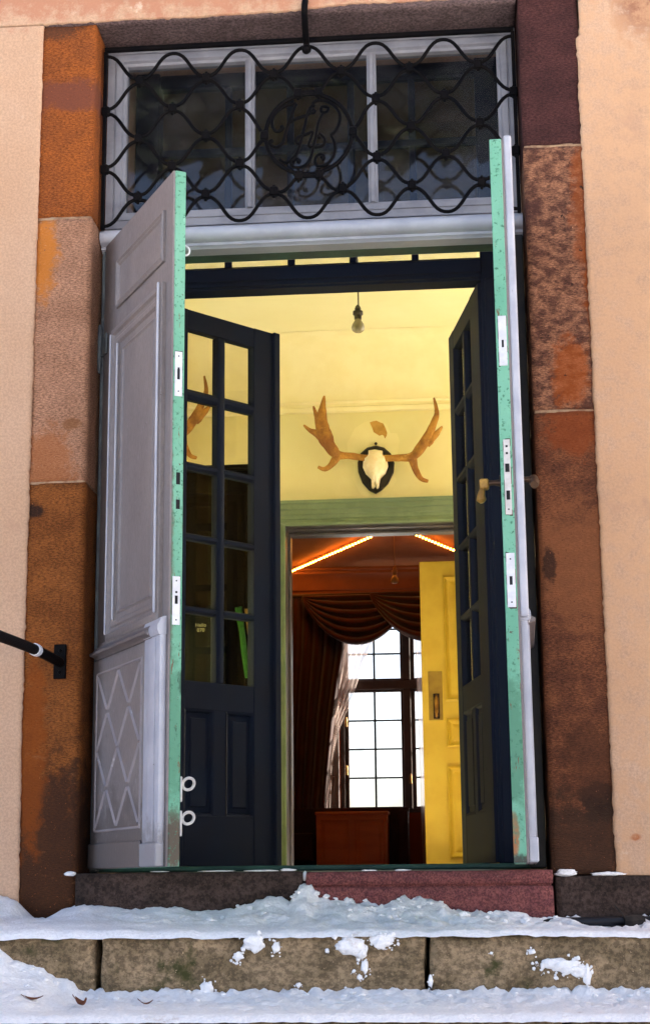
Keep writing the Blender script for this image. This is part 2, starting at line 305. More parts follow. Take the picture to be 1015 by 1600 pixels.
def rough_box(bm, x0, x1, y0, y1, z0, z1, res=.02, amp=.003, rnd=.008, sc=9, seed=0., ymaxskip=True):
    """a worked stone: finely divided box, worn round edges, uneven faces"""
    nx = max(2, round((x1-x0)/res)); ny = max(2, round((y1-y0)/(res*1.6))); nz_ = max(2, round((z1-z0)/res)); V = {}
    c = Vector(((x0+x1)/2, (y0+y1)/2, (z0+z1)/2)); h = Vector(((x1-x0)/2, (y1-y0)/2, (z1-z0)/2))
    def vert(i, j, k):
        if (i, j, k) in V: return V[i, j, k]
        p = Vector((x0+(x1-x0)*i/nx, y0+(y1-y0)*j/ny, z0+(z1-z0)*k/nz_)); q = p-c
        e = rnd*(1+.9*fr(p+Vector((seed, 3, 1)), 14, 3))
        e = max(.001, e)
        inner = Vector(tuple(max(-h[a]+e, min(h[a]-e, q[a])) for a in range(3))); dlt = q-inner
        if dlt.length > e: q = inner+dlt.normalized()*e
        d = q.normalized() if False else Vector(tuple((1 if q[a] > 0 else -1) if abs(abs(q[a])-h[a]) < e*.8 else 0 for a in range(3)))
        q = q+d*(amp*fr(p+Vector((seed, 0, 0)), sc, 5)-amp*.4)
        V[i, j, k] = bm.verts.new(c+q); return V[i, j, k]
    for j in (0, ny):
        if j == ny and ymaxskip: continue
        for i in range(nx):
            for k in range(nz_):
                f = [vert(i, j, k), vert(i+1, j, k), vert(i+1, j, k+1), vert(i, j, k+1)]; bm.faces.new(f if j == 0 else f[::-1])
    for i in (0, nx):
        for j in range(ny):
            for k in range(nz_):
                f = [vert(i, j, k), vert(i, j, k+1), vert(i, j+1, k+1), vert(i, j+1, k)]; bm.faces.new(f if i == 0 else f[::-1])
    for k in (0, nz_):
        for i in range(nx):
            for j in range(ny):
                f = [vert(i, j, k), vert(i, j+1, k), vert(i+1, j+1, k), vert(i+1, j, k)]; bm.faces.new(f if k == 0 else f[::-1])
    return bm

WM = {}
def emp(name, label, cat, loc=(0, 0, 0), rz=0., group=None):
    o = bpy.data.objects.new(name, None); COL.objects.link(o); o.location = loc; o.rotation_euler = (0, 0, rz); o.empty_display_size = .1
    o['label'] = label; o['category'] = cat
    if group: o['group'] = group
    WM[o] = Matrix.Translation(loc) @ Matrix.Rotation(rz, 4, 'Z'); return o
def put(name, bm, m, parent=None, world=True, smooth=False, label=None, recalc=True, kind=None, merge=False, origin=None):
    if merge: bmesh.ops.remove_doubles(bm, verts=bm.verts, dist=1e-5)
    if recalc: bmesh.ops.recalc_face_normals(bm, faces=bm.faces)
    W = WM[parent] if parent else Matrix()
    if parent and world: bm.transform(W.inverted())
    if origin is not None: bm.transform(Matrix.Translation(-Vector(origin)))
    me = bpy.data.meshes.new(name); bm.to_mesh(me); bm.free()
    if smooth:
        me.polygons.foreach_set('use_smooth', [True]*len(me.polygons))
        if smooth != 'all': me.set_sharp_from_angle(angle=R(38))
    me.materials.append(MATS[m] if isinstance(m, str) else m)
    o = bpy.data.objects.new(name, me); COL.objects.link(o)
    if parent: o.parent = parent
    if origin is not None: o.location = origin
    WM[o] = W
    if label: o['label'] = label
    if kind: o['kind'] = kind
    return o
def single(name, bm, m, label, cat, group=None, **k):
    o = put(name, bm, m, **k); o['label'] = label; o['category'] = cat
    if group: o['group'] = group
    return o
def struct(name, bm, m, **k): return put(name, bm, m, kind='structure', **k)
def again(o, loc, parent=None, rot=None, sc=None):
    c = o.copy(); COL.objects.link(c); c.location = loc
    if parent: c.parent = parent
    if rot is not None: c.rotation_euler = rot
    if sc is not None: c.scale = sc
    return c

# ================================================================== THE SETTING
FL = .055                                              # floor inside, just above eye level of the camera
bm = nb(); box(bm, -150, 150, -150, 150, -1.6, -1.1); struct('snow_ground', bm, 'snow_field')
bm = nb(); box(bm, -1.9, 1.0, .93, 4.45, FL-.05, FL); struct('floor', bm, 'floorboard')
bm = nb(); box(bm, -2.6, .6, 4.70, 9.4, FL-.05, FL); struct('floor', bm, 'room_floor')
CZ = 3.15
bm = nb(); box(bm, -1.9, 1.0, .93, 4.45, CZ, CZ+.1); struct('ceiling', bm, 'yellow_ceiling')
def wall_x(name, x0, x1, holes, m, ya, yb, z0, z1):
    """wall across x with openings (y0,y1,z0,z1), built of butted pieces"""
    b = nb(); y = ya
    for h in sorted(holes):
        box(b, x0, x1, y, h[0], z0, z1); box(b, x0, x1, h[0], h[1], z0, h[2]); box(b, x0, x1, h[0], h[1], h[3], z1); y = h[1]
    box(b, x0, x1, y, yb, z0, z1); return struct(name, b, m)
wall_x('wall', -2.15, -1.9, [(2.62, 4.32, .75, 2.82)], 'yellow_wall', .93, 4.45, FL-.05, CZ+.1)  # opening added out of view to let sky light in
wall_x('wall', 1.0, 1.25, [(2.2, 4.32, .45, 2.82)], 'yellow_wall', .93, 4.45, FL-.05, CZ+.1)  # opening added out of view to let the sun in
DX0, DX1, DZ = -1.032, .34, 2.06                         # doorway to the far room
b = nb(); box(b, -2.05, DX0-.03, 4.45, 4.70, FL-.05, CZ+.1); box(b, DX1+.03, 1.25, 4.45, 4.70, FL-.05, CZ+.1); box(b, DX0-.03, DX1+.03, 4.45, 4.70, DZ+.03, CZ+.1)
backwall = struct('wall', b, 'yellow_wall')
# cove with a bead under it, along the far wall and both side walls
def cove_prof(): return [(0, 2.75), (-.035, 2.752), (-.04, 2.775), (-.028, 2.782), (-.03, 2.80), (-.045, 2.81), (-.04, 2.825)]+[(-.04-.30*(1-math.cos(t*math.pi/2)), 2.825+.318*math.sin(t*math.pi/2)) for t in [i/9 for i in range(1, 10)]]+[(-.36, CZ-.002), (0, CZ-.002)]
b = nb(); sweep_x(b, -1.899, .999, [(4.449+y, z) for y, z in cove_prof()]); struct('cornice', b, 'yellow_pale', smooth=True)
b = nb()
for x, s in ((-1.899, 1),):
    m_ = len(cove_prof()); rs = [[b.verts.new((x-s*y, yy, z-.002)) for y, z in cove_prof()] for yy in (.94, 4.40)]
    for k in range(m_): b.faces.new((rs[0][k], rs[0][(k+1) % m_], rs[1][(k+1) % m_], rs[1][k]))
struct('cornice', b, 'yellow_pale', smooth=True)
# far room
RZ = 2.72
b = nb(); box(b, -2.6, .6, 4.70, 9.4, RZ, RZ+.1); struct('ceiling', b, 'room_ceiling')
b = nb(); box(b, -2.75, -2.6, 4.70, 9.65, FL-.05, RZ+.1); struct('wall', b, 'room_wall')
b = nb(); box(b, .6, .75, 4.70, 9.65, FL-.05, RZ+.1); struct('wall', b, 'room_wall')
WX0, WX1, WZ0, WZ1 = -1.10, .10, .58, 2.48
b = nb(); box(b, -2.6, WX0, 9.4, 9.65, FL-.05, RZ+.1); box(b, WX1, .6, 9.4, 9.65, FL-.05, RZ+.1); box(b, WX0, WX1, 9.4, 9.65, FL-.05, WZ0); box(b, WX0, WX1, 9.4, 9.65, WZ1, RZ+.1)
struct('wall', b, 'room_wall')
b = nb(); sweep_x(b, -2.599, .599, [(9.399, 2.50), (9.37, 2.50), (9.365, 2.53), (9.345, 2.54), (9.34, 2.56), (9.33, 2.60), (9.29, 2.655), (9.25, 2.67), (9.25, 2.69), (9.22, 2.70), (9.22, RZ-.002), (9.399, RZ-.002)]); struct('cornice', b, 'room_cornice', smooth=True)
b = nb(); box(b, -2.599, .599, 4.701, 4.72, DZ+.05, RZ-.003); box(b, -2.599, DX0-.04, 4.701, 4.72, FL, DZ+.05); struct('wall_lining', b, 'room_wall')

# ------------------------------------------------------------------ the front wall of the house
wall = emp('house_wall', 'peach plastered house wall around the stone door surround', 'wall', (-.47, .3, -1.1))
SX0, SX1, SX2, SX3, STOP = -1.372, -1.185, .238, .437, 2.865   # stone jambs: outer and inner edges
b = nb()
box(b, -9, SX0-.004, .004, .93, -1.1, 6); box(b, SX3+.004, 14, .004, .93, -1.1, 6); box(b, SX0-.004, SX3+.004, .30, .93, 3.25, 6); box(b, SX0-.004, SX3+.004, .004, .30, 3.25, 6)
box(b, SX0-.004, SX1-.01, .30, .93, -1.1, 3.25); box(b, SX2+.01, SX3+.004, .30, .93, -1.1, 3.25); box(b, SX1-.01, SX2+.01, .26, .93, 3.04, 3.25)
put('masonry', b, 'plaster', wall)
b = nb(); box(b, -1.9, SX1-.02, .932, .95, FL, CZ); box(b, SX2+.02, 1.0, .932, .95, FL, CZ); put('inner_face', b, 'yellow_wall', wall)
def edge_noise(t, s): return .0025*fr((t, s, 0), 9, 4)+.0035*fr((t, s, 5), 60, 3)
def plaster_sheet(bm, grid, thick=.0075):
    """grid[i][j] of (x,z); bumpy front a little proud of the stone, with a lip along column 0"""
    V = [[bm.verts.new((x, -thick+.0018*fr((x, 0, z), 2.2, 3)+.0003*fr((x, 7, z), 14, 3)+(.004 if j == 0 else 0), z)) for j, (x, z) in enumerate(row)] for row in grid]
    for A, Bq in zip(V, V[1:]):
        for k in range(len(A)-1): bm.faces.new((A[k], A[k+1], Bq[k+1], Bq[k]))
    L = [bm.verts.new((v[0].co.x, .004, v[0].co.z)) for v in V]
    for k in range(len(L)-1): bm.faces.new((V[k][0], V[k+1][0], L[k+1], L[k]))
offs = [0, .006, .014, .03, .06, .1, .16, .24, .35, .5, .8, 1.4, 3, 7.5]
zs = [-.105+i*.014 for i in range(213)]
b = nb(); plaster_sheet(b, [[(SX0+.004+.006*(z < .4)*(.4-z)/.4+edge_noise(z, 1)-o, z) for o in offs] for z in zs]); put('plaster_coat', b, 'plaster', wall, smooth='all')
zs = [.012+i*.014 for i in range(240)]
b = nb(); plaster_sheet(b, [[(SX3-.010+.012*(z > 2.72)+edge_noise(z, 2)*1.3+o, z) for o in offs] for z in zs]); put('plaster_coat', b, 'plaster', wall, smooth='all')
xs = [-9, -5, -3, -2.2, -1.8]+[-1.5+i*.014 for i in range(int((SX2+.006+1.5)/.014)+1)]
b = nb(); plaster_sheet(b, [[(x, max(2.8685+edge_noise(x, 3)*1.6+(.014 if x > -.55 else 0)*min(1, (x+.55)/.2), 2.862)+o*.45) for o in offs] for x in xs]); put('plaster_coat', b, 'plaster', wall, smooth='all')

# ------------------------------------------------------------------ stone surround
sur = emp('stone_surround', 'sandstone door surround of large rust stained blocks and lintel', 'door surround', (-.47, 0, -.11))
def block(x0, x1, z0, z1, m, label, y1=.30, seed=0., y0=0., amp=.0022, rnd=.0042, parent=None, res=.02, name='stone_block'):
    b = nb(); rough_box(b, x0, x1, y0, y1, z0, z1, res, amp, rnd, 9, seed); return put(name, b, m, parent or sur, smooth='all', label=label)
block(SX0, SX1, 2.162, 2.862, 'stone_l_top', 'orange brown block with a dark band', seed=1)
block(SX0, SX1, 1.259, 2.158, 'stone_l_mid', 'pale pinkish block with an orange stain', seed=2)
block(SX0, SX1, -.16, 1.255, 'stone_l_low', 'tall brown block darkening towards the snow', seed=3)
block(SX2, SX3, 2.340, 3.25, 'stone_r_top', 'dark maroon block', seed=4)
block(SX2, SX3, 1.441, 2.336, 'stone_r_mid', 'mottled tan and rust block', seed=5)
block(SX2, SX3, .014, 1.437, 'stone_r_low', 'reddish brown block with dark blotches', seed=6)
block(SX0-.02, SX2-.003, 2.866, 3.24, 'stone_lintel', 'grey purple lintel', seed=7, y1=.28, rnd=.003, amp=.002)

for (a, c, z) in ((SX0, SX1, 1.257), (SX0, SX1, 2.160), (SX2, SX3, 1.439), (SX2, SX3, 2.338)):
    b = nb(); rough_box(b, a+.004, c-.003, .0015, .28, z-.006, z+.006, .012, .002, .001, 30, z); put('mortar_joint', b, 'mortar', sur, smooth='all')
# ------------------------------------------------------------------ threshold course and steps
thr = emp('threshold', 'threshold course of dark stone and one pink granite slab', 'doorstep', (-.47, 0, -.15))
block(-1.182, -.492, -.16, .034, 'stone_dark', 'dark brown slab', y0=-.035, y1=.94, seed=11, parent=thr)
b = nb(); rough_box(b, -.487, .243, -.045, .94, -.16, -.014, .02, .002, .004, 9, 12); rough_box(b, -.487, .243, -.040, .94, -.011, .031, .02, .0015, .005, 9, 13); box(b, -.48, .236, -.03, .90, -.02, -.005)
put('stone_block', b, 'granite_pink', thr, smooth='all', label='pink granite slab with a groove')
block(.247, 2.6, -.2, .012, 'stone_dark', 'dark plinth stone right of the door', y0=-.03, y1=.3, seed=14, parent=thr)
b = nb(); box(b, SX1+.005, SX2-.005, .15, .30, .036, .052, .004); put('sill_board', b, 'green_dark', thr)
st = emp('stone_steps', 'flight of mossy sandstone steps under snow', 'steps', (-.47, -.4, -1.1))
def course(z1, z0, yf, yb, joints, seed):
    for i, (a, c) in enumerate(zip(joints, joints[1:])):
        block(a+.004, c-.004, z0, z1-.003*((i*7+seed) % 3), 'step_stone', None, y0=yf+.004*((i+seed) % 2), y1=yb, seed=seed+i*3.1, parent=st, amp=.009, rnd=.014, res=.022, name='step_block')
course(-.134, -.44, -.42, -.02, [-2.6, -1.022, -.118, 1.0, 2.6], 21)
course(-.330, -.60, -.80, -.40, [-2.6, -1.45, -.58, .218, 1.3, 2.6], 31)
b = nb(); box(b, -2.6, 2.6, -.03, .3, -1.1, -.165); box(b, -2.6, 2.6, -1.16, -.78, -1.1, -.50); box(b, -2.6, 2.6, -1.52, -1.16, -1.1, -.66); box(b, -2.6, 2.6, -1.88, -1.52, -1.1, -.82); box(b, -2.6, 2.6, -2.24, -1.88, -1.1, -.98)
put('core', b, 'step_stone', st)

# ------------------------------------------------------------------ snow
def lerp_table(t, tab):
    if t <= tab[0][0]: return tab[0][1]
    for (a, p), (c, q) in zip(tab, tab[1:]):
        if t <= c: return p+(q-p)*(t-a)/(c-a)
    return tab[-1][1]
def snow_field(name, x0, x1, y0, y1, zf, res=.011, label=None):
    b = nb(); nx = int((x1-x0)/res); ny = int((y1-y0)/res)
    V = [[None]*(ny+1) for _ in range(nx+1)]
    for i in range(nx+1):
        for j in range(ny+1):
            x = x0+(x1-x0)*i/nx; y = y0+(y1-y0)*j/ny; V[i][j] = b.verts.new((x, y, zf(x, y)))
    for i in range(nx):
        for j in range(ny): b.faces.new((V[i][j], V[i+1][j], V[i+1][j+1], V[i][j+1]))
    return put(name, b, 'snow', smooth='all', kind='stuff', label=label)
HEAP = [(-2, -.045), (-1.42, -.05), (-1.36, -.065), (-1.31, -.112), (-1.26, -.115), (-1.22, -.09), (-1.15, -.072), (-1.0, -.078), (-.8, -.084), (-.7, -.078), (-.6, -.05), (-.53, -.062), (-.50, -.012), (-.475, -.022), (-.44, -.058), (-.36, -.05), (-.27, -.06), (-.2, -.042), (-.15, -.05), (-.06, -.078), (.1, -.09), (.22, -.105), (.30, -.112), (.36, -.125), (.43, -.14), (.46, -.125), (.5, -.10), (.6, -.095), (1.2, -.09)]
def landing(x, y):
    t = max(0, min(1, (y+.43)/.385))                    # 0 at the nosing, 1 at the threshold
    back = lerp_table(x, HEAP); front = -.128 - .016*max(0, x-.1)*(1.2 if x < .6 else 1)
    lift = lerp_table(x, [(-1.5, .035), (-1.1, .02), (-.6, .006), (.3, -.002), (1, 0)])
    k = t**2.4
    z = front+lift*min(1, t*3)*(1-t*.5)+(back-front)*k
    n = (.010*fr((x, y, 3), 6, 3)+(.014*fr((x, y, 9), 13, 4)+.008*fr((x, y, 2), 44, 3)+.006*fr((x, y, 31), 95, 2))*lerp_table(x, [(-1.2, .5), (-.75, .7), (-.5, 1.15), (.3, 1.2)]))*min(1, .15+t*1.4)
    e = .012*fr((x, 0, 21), 12, 4)
    if t < .10: z -= .020*(1-t/.10)**2
    return z+n+e*max(0, .3-t)
snow1 = snow_field('snow', -2.0, 1.25, -.428, -.012, landing, label=None)
LEFT = [(-2, .13), (-1.55, .12), (-1.38, .115), (-1.3, .10), (-1.25, .07), (-1.16, .045), (-1.12, .02), (-1.07, .0), (2, 0)]
def tread(x, y):
    t = max(0, min(1, (y+.815)/.40))
    z = -.318+.010*t + (lerp_table(x, LEFT)*1.15)*t**1.3 + .024*t**6
    n = .007*fr((x, y, 13), 7, 3)+.007*fr((x, y, 19), 22, 4)+.007*fr((x, y, 12), 60, 3)*(.4+t)+.004*fr((x, y, 33), 110, 2)+(.016*max(0, fr((x, 0, 4), 15, 3))*t**5)
    if t < .10: z -= .018*(1-t/.10)**2
    return z+n*min(1, .25+t*1.5)
snow2 = snow_field('snow', -2.0, 1.25, -.815, -.405, tread)
def clump(bm, c, r, sc, seed):
    q = bmesh.ops.create_icosphere(bm, subdivisions=3 if r > .012 else 2, radius=1)
    for v in q['verts']:
        d = v.co.normalized(); k = 1+.5*fr(d+Vector((seed, 0, 0)), 1.5, 4)+.16*fr(d+Vector((0, seed, 0)), 6, 3); v.co = Vector((c[0]+d.x*r*sc[0]*k, c[1]+d.y*r*sc[1]*k, c[2]+d.z*r*sc[2]*k))
b = nb()
for i, (x, z, r, sx, sz) in enumerate([(-.586, -.160, .022, 1.3, .9), (-.635, -.194, .014, 1, .9), (-.53, -.170, .010, 1, 1.4), (-.33, -.168, .024, 1.5, .8), (-.30, -.183, .016, 1, 1.3), (-.245, -.157, .020, 1.3, .9), (-.225, -.15, .012, 1.2, 1.2), (-.29, -.222, .012, .8, 1.5), (-.305, -.25, .007, 1, 1), (-.32, -.235, .005, 1, 1),
        (.215, -.218, .018, 1.7, .8), (.245, -.226, .022, 1.4, .8), (.275, -.236, .018, 1.3, .8), (.30, -.25, .013, .8, 1.9), (.185, -.225, .007, .7, 1.6), (.158, -.187, .010, 1.1, .7), (.17, -.215, .004, 1, 1), (-.115, -.262, .010, .6, 1.8), (-.47, -.27, .007, 1, 1), (.05, -.19, .004, 1, 1), (-.72, -.28, .014, 1.2, 1.6), (-1.2, .032, .012, 1.6, .6), (.28, .02, .02, 1.6, .5), (.40, .016, .016, 3.0, .35), (-.62, .036, .007, 7, .35), (-.75, .036, .006, 9, .3), (-.54, .037, .008, 3, .5), (-.93, .036, .004, 7, .4), (-.49, .02, .010, .8, 1.5), (-.3, .033, .006, 4, .4), (-.20, .033, .008, 3, .4)]):
    y = -.424 if z < -.1 else -.022
    clump(b, (x, y, z), r, (sx, .45, sz), i*1.7)
    if z < -.1:
        for q in range(9):
            a = random.uniform(0, 6.283); e = r*random.uniform(1.0, 1.9); clump(b, (x+e*sx*math.cos(a), -.4235, z+e*sz*math.sin(a)-.003), r*random.uniform(.08, .3), (1, .5, 1), i+q*.37)
rg = random.Random(3)
for i in range(110):
    x = rg.uniform(-.75, .5); y = -.03-.17*rg.random()**1.6; r = rg.uniform(.003, .009)*(1 if rg.random() < .9 else 1.7)
    if abs(x-.42) < .13 and y < -.06: continue
    clump(b, (x, y, landing(x, y)+r*.15), r, (1.2, 1.1, .8), i*.73)
for i in range(60):
    x = rg.uniform(-1.7, 1.1); y = -.425-.10*rg.random()**2; r = rg.uniform(.003, .008)
    clump(b, (x, y, tread(x, y)+r*.1), r, (1.3, 1, .8), i*.61)
put('snow', b, 'snow', smooth='all', kind='stuff')

# dead leaves lying on the snow of the lower step
def leaf_mesh(bm, L, W, curl):
    n = 7; rows = []
    for i in range(n):
        t = i/(n-1); w = W*math.sin(math.pi*min(1, t*.94+.03))**.8
        rows.append([bm.verts.new((L*(t-.5), s*w*.5, curl*((t-.5)**2*L*2.2+abs(s)*W*.4))) for s in (-1, 0, 1)])
    for A, Bq in zip(rows, rows[1:]):
        for k in range(2): bm.faces.new((A[k], A[k+1], Bq[k+1], Bq[k]))
    tube(bm, [(-L*.5, 0, curl*.25*L*2.2), (-L*.68, 0, curl*.5*L*1.8)], .0012, 5)
for (x, y, L, W, c, rz, lb) in ((-1.02, -.60, .040, .022, .8, -.5, 'curled brown dead leaf on the snow by the step joint'), (-1.15, -.60, .050, .014, .3, .1, 'flat reddish dead leaf at the far left of the snow'), (-.85, -.61, .036, .010, .5, .5, 'narrow dead leaf on the snow right of the curled one')):
    b = nb(); leaf_mesh(b, L, W, c); b.transform(Matrix.Translation((x, y, tread(x, y)+.004)) @ Matrix.Rotation(rz, 4, 'Z') @ Matrix.Rotation(.35, 4, 'X'))
    single('dead_leaf', b, 'leaf_brown', lb, 'leaf', 'dead leaves on the snow', smooth='all')
# black hose and a bit of branch on the landing, right
b = nb(); tube(b, smooth_pts([(.20, -.10, -.128), (.24, -.115, -.119), (.32, -.12, -.118), (.40, -.12, -.117), (.47, -.115, -.117), (.56, -.12, -.116), (.7, -.13, -.116)], 4), .0135, 10)
single('hose', b, 'rubber', 'black hose lying along the plinth in the snow', 'hose', smooth=True)
b = nb(); tube(b, [(.435, -.15, -.118), (.45, -.15, -.117), (.475, -.15, -.116), (.49, -.15, -.115)], [.016, .019, .018, .013], 9); tube(b, smooth_pts([(.44, -.14, -.115), (.425, -.11, -.09), (.41, -.09, -.07)], 3), [.003]*6+[.0015], 5)
single('branch_stub', b, 'log', 'short brown stub of branch lying on the black hose', 'branch', smooth=True)

# ------------------------------------------------------------------ outer door frame with transom light
fx0, fx1, FY = -1.180, .233, .14
frm = emp('door_frame', 'lilac grey door frame with three-pane transom light and rounded bar', 'door frame', (-.47, .16, .04))
b = nb(); box(b, fx0, fx0+.028, FY, FY+.13, .037, 2.10, .003); put('post', b, 'frame_grey', frm)
b = nb(); box(b, fx0+.030, fx0+.062, FY+.03, FY+.13, .053, 2.10, .003); put('post', b, 'frame_dark', frm)
b = nb(); box(b, fx1-.052, fx1, FY, FY+.13, .037, 2.10, .003); put('post', b, 'frame_dark', frm, label='dark post')  # right post, darker than the left one
b = nb(); box(b, fx0+.064, fx1-.032, FY+.06, FY+.13, 2.086, 2.118, .004); put('head', b, 'green_dark', frm, label='head painted dark green')
prof = [(FY+.13, 2.122), (FY+.004, 2.122), (FY+.0, 2.126), (FY-.012, 2.130), (FY-.012, 2.138)]+[(FY-.012-.034*math.sin(a), 2.166-.027*math.cos(a)) for a in [i*math.pi/8 for i in range(9)]]+[(FY-.012, 2.198), (FY+.006, 2.204), (FY+.03, 2.212), (FY+.13, 2.218)]
b = nb(); sweep_x(b, fx0-.001, fx1+.001, [(y, z-.035) for y, z in prof]); put('transom_bar', b, 'lilac_light', frm, smooth=True)
TZ0, TZ1, TX0, TX1 = 2.186, 2.862, fx0, fx1
sash = nb(); mould(sash, TX0, TX1, TZ0, TZ1, [(0, 0), (0, .03), (.024, .03), (.026, .024), (.029, .024), (.031, .03), (.050, .026), (.055, .014), (.064, .010), (.064, -.03)], FY+.06)
sashp = put('transom_sash', sash, 'sash_paint', frm, smooth=True)
gx = [TX0+.064, -.684, -.262, TX1-.064]
for x in gx[1:3]:
    b = nb(); sweep_x(b, 0, TZ1-TZ0-.124, [(y, z) for y, z in ((.02, -.016), (-.012, -.016), (-.016, -.009), (-.024, -.006), (-.024, .006), (-.016, .009), (-.012, .016), (.02, .016))])
    b.transform(Matrix.Translation((x, FY+.06, TZ0+.062)) @ Matrix.Rotation(-math.pi/2, 4, 'Y')); put('mullion', b, 'sash_paint', sashp, smooth=True)
for a, c in zip(gx, gx[1:]):
    b = nb(); box(b, a-.004, c+.004, FY+.072, FY+.075, TZ0+.060, TZ1-.060); put('pane', b, 'pane_transom', sashp)

# ------------------------------------------------------------------ iron grille with the monogram
gr = emp('iron_grille', 'black wrought iron wave grille with a round monogram', 'grille', (-.47, .10, 2.15))
GY, gxl, gxr = .095, -1.168, .219
h = (gxr-gxl)/12; rz_ = [2.797-.1068*i for i in range(7)]; gr_r = .0063
RC, RR = (-.472, 2.466), .146
b = nb(); box(b, gxl-.008, gxr+.008, GY-.008, GY+.008, 2.806, 2.822, .002); put('bar', b, 'iron', gr)
for x in (gxl-.004, gxr+.004):
    b = nb(); box(b, x-.006, x+.006, GY-.008, GY+.008, 2.150, 2.806, .002); put('bar', b, 'iron', gr)
def wave(i, k):
    hi, lo = rz_[i]-.0075, rz_[i+1]+.0075; c = math.cos(math.pi*(k+i)); c = .55*c+.45*math.sin(math.pi/2*c); return (hi+lo)/2+(hi-lo)/2*c
def strand(i, k0, k1, fix0=None, fix1=None):
    n = int((k1-k0)*10)+1; P = []
    for q in range(n+1):
        k = k0+(k1-k0)*q/n; x = gxl+h*k; z = wave(i, k)
        if fix1:
            t = max(0, (k-(k1-1.0))/1.0); e = t*t*(3-2*t); xe = gxl+h*k1; ze = wave(i, k1); x += (fix1[0]-xe)*e; z += (fix1[1]-ze)*e
        if fix0:
            t = max(0, ((k0+1.0)-k)/1.0); e = t*t*(3-2*t); xe = gxl+h*k0; ze = wave(i, k0); x += (fix0[0]-xe)*e; z += (fix0[1]-ze)*e
        P.append((x, GY, z))
    b = nb(); tube(b, P, gr_r, 8); put('wave_bar', b, 'iron', gr, smooth=True)
tl, tr_ = (RC[0]-.035, RC[1]+RR+.004), (RC[0]+.035, RC[1]+RR+.004); bl, br_ = (RC[0]-.035, RC[1]-RR-.004), (RC[0]+.035, RC[1]-RR-.004)
lf, rt_ = (RC[0]-RR-.004, RC[1]+.008), (RC[0]+RR+.004, RC[1]+.008); lf2, rt2 = (lf[0], RC[1]-.008), (rt_[0], RC[1]-.008)
strand(0, 0, 12); strand(5, 0, 12)
strand(1, 0, 5.72, None, tl); strand(1, 6.28, 12, tr_)
strand(2, 0, 4.75, None, lf); strand(2, 7.25, 12, rt_)
strand(3, 0, 4.75, None, lf2); strand(3, 7.25, 12, rt2)
strand(4, 0, 5.72, None, bl); strand(4, 6.28, 12, br_)
b = nb(); tube(b, [(RC[0]+RR*math.cos(t*math.pi/24), GY, RC[1]+RR*math.sin(t*math.pi/24)) for t in range(48)], .0075, 8, closed=True)
for s in (1, -1): tube(b, [(RC[0]-.05, GY, RC[1]+s*(RR-.004)), (RC[0]-.03, GY, RC[1]+s*(RR+.007)), (RC[0]+.03, GY, RC[1]+s*(RR+.007)), (RC[0]+.05, GY, RC[1]+s*(RR-.004))], .0075, 8)
put('ring', b, 'iron', gr, smooth=True)
MONO = [[(-0.513,2.577),(-0.527,2.542),(-0.539,2.507),(-0.549,2.472),(-0.558,2.442),(-0.570,2.427),(-0.584,2.422),(-0.598,2.429),(-0.605,2.442),(-0.596,2.449)],
[(-0.513,2.577),(-0.539,2.576),(-0.567,2.562),(-0.586,2.543),(-0.595,2.520),(-0.594,2.497),(-0.582,2.480),(-0.568,2.482),(-0.558,2.492),(-0.565,2.497)],
[(-0.449,2.564),(-0.458,2.567),(-0.467,2.557),(-0.463,2.544),(-0.454,2.542),(-0.450,2.551)],
[(-0.467,2.557),(-0.475,2.539),(-0.482,2.504),(-0.492,2.464),(-0.501,2.429),(-0.511,2.399),(-0.526,2.377),(-0.547,2.364),(-0.570,2.377)],
[(-0.537,2.509),(-0.515,2.522),(-0.492,2.529),(-0.473,2.535),(-0.458,2.549),(-0.453,2.556)],
[(-0.502,2.429),(-0.512,2.434),(-0.514,2.447),(-0.504,2.457),(-0.483,2.463),(-0.459,2.471),(-0.463,2.450),(-0.471,2.427),(-0.466,2.419),(-0.445,2.415),(-0.426,2.420),(-0.418,2.435),(-0.421,2.450),(-0.433,2.461),(-0.439,2.454),(-0.433,2.447)],
[(-0.430,2.547),(-0.427,2.560),(-0.416,2.562),(-0.405,2.556),(-0.409,2.544),(-0.421,2.541),(-0.430,2.547)],
[(-0.421,2.541),(-0.432,2.522),(-0.440,2.497),(-0.447,2.457),(-0.455,2.421),(-0.461,2.391),(-0.472,2.367),(-0.488,2.350),(-0.507,2.344),(-0.526,2.349),(-0.531,2.364),(-0.523,2.374),(-0.509,2.375),(-0.502,2.367),(-0.509,2.360)],
[(-0.458,2.574),(-0.444,2.585),(-0.420,2.585),(-0.394,2.571),(-0.373,2.549),(-0.365,2.523),(-0.370,2.493),(-0.384,2.468),(-0.395,2.457),(-0.386,2.433),(-0.383,2.408),(-0.389,2.380),(-0.404,2.359),(-0.422,2.348),(-0.441,2.348),(-0.450,2.360),(-0.449,2.376),(-0.438,2.388),(-0.424,2.386),(-0.421,2.374),(-0.429,2.370)]]
b = nb()
for s in MONO: tube(b, smooth_pts([(x, GY-.002, z) for x, z in s], 4), .0058, 7)
for (x, z) in ((-.562, 2.494), (-.598, 2.445), (-.436, 2.450), (-.428, 2.378), (-.507, 2.366)): ball(b, (x, GY-.002, z), .008, 8)
put('monogram', b, 'iron', gr, smooth=True)
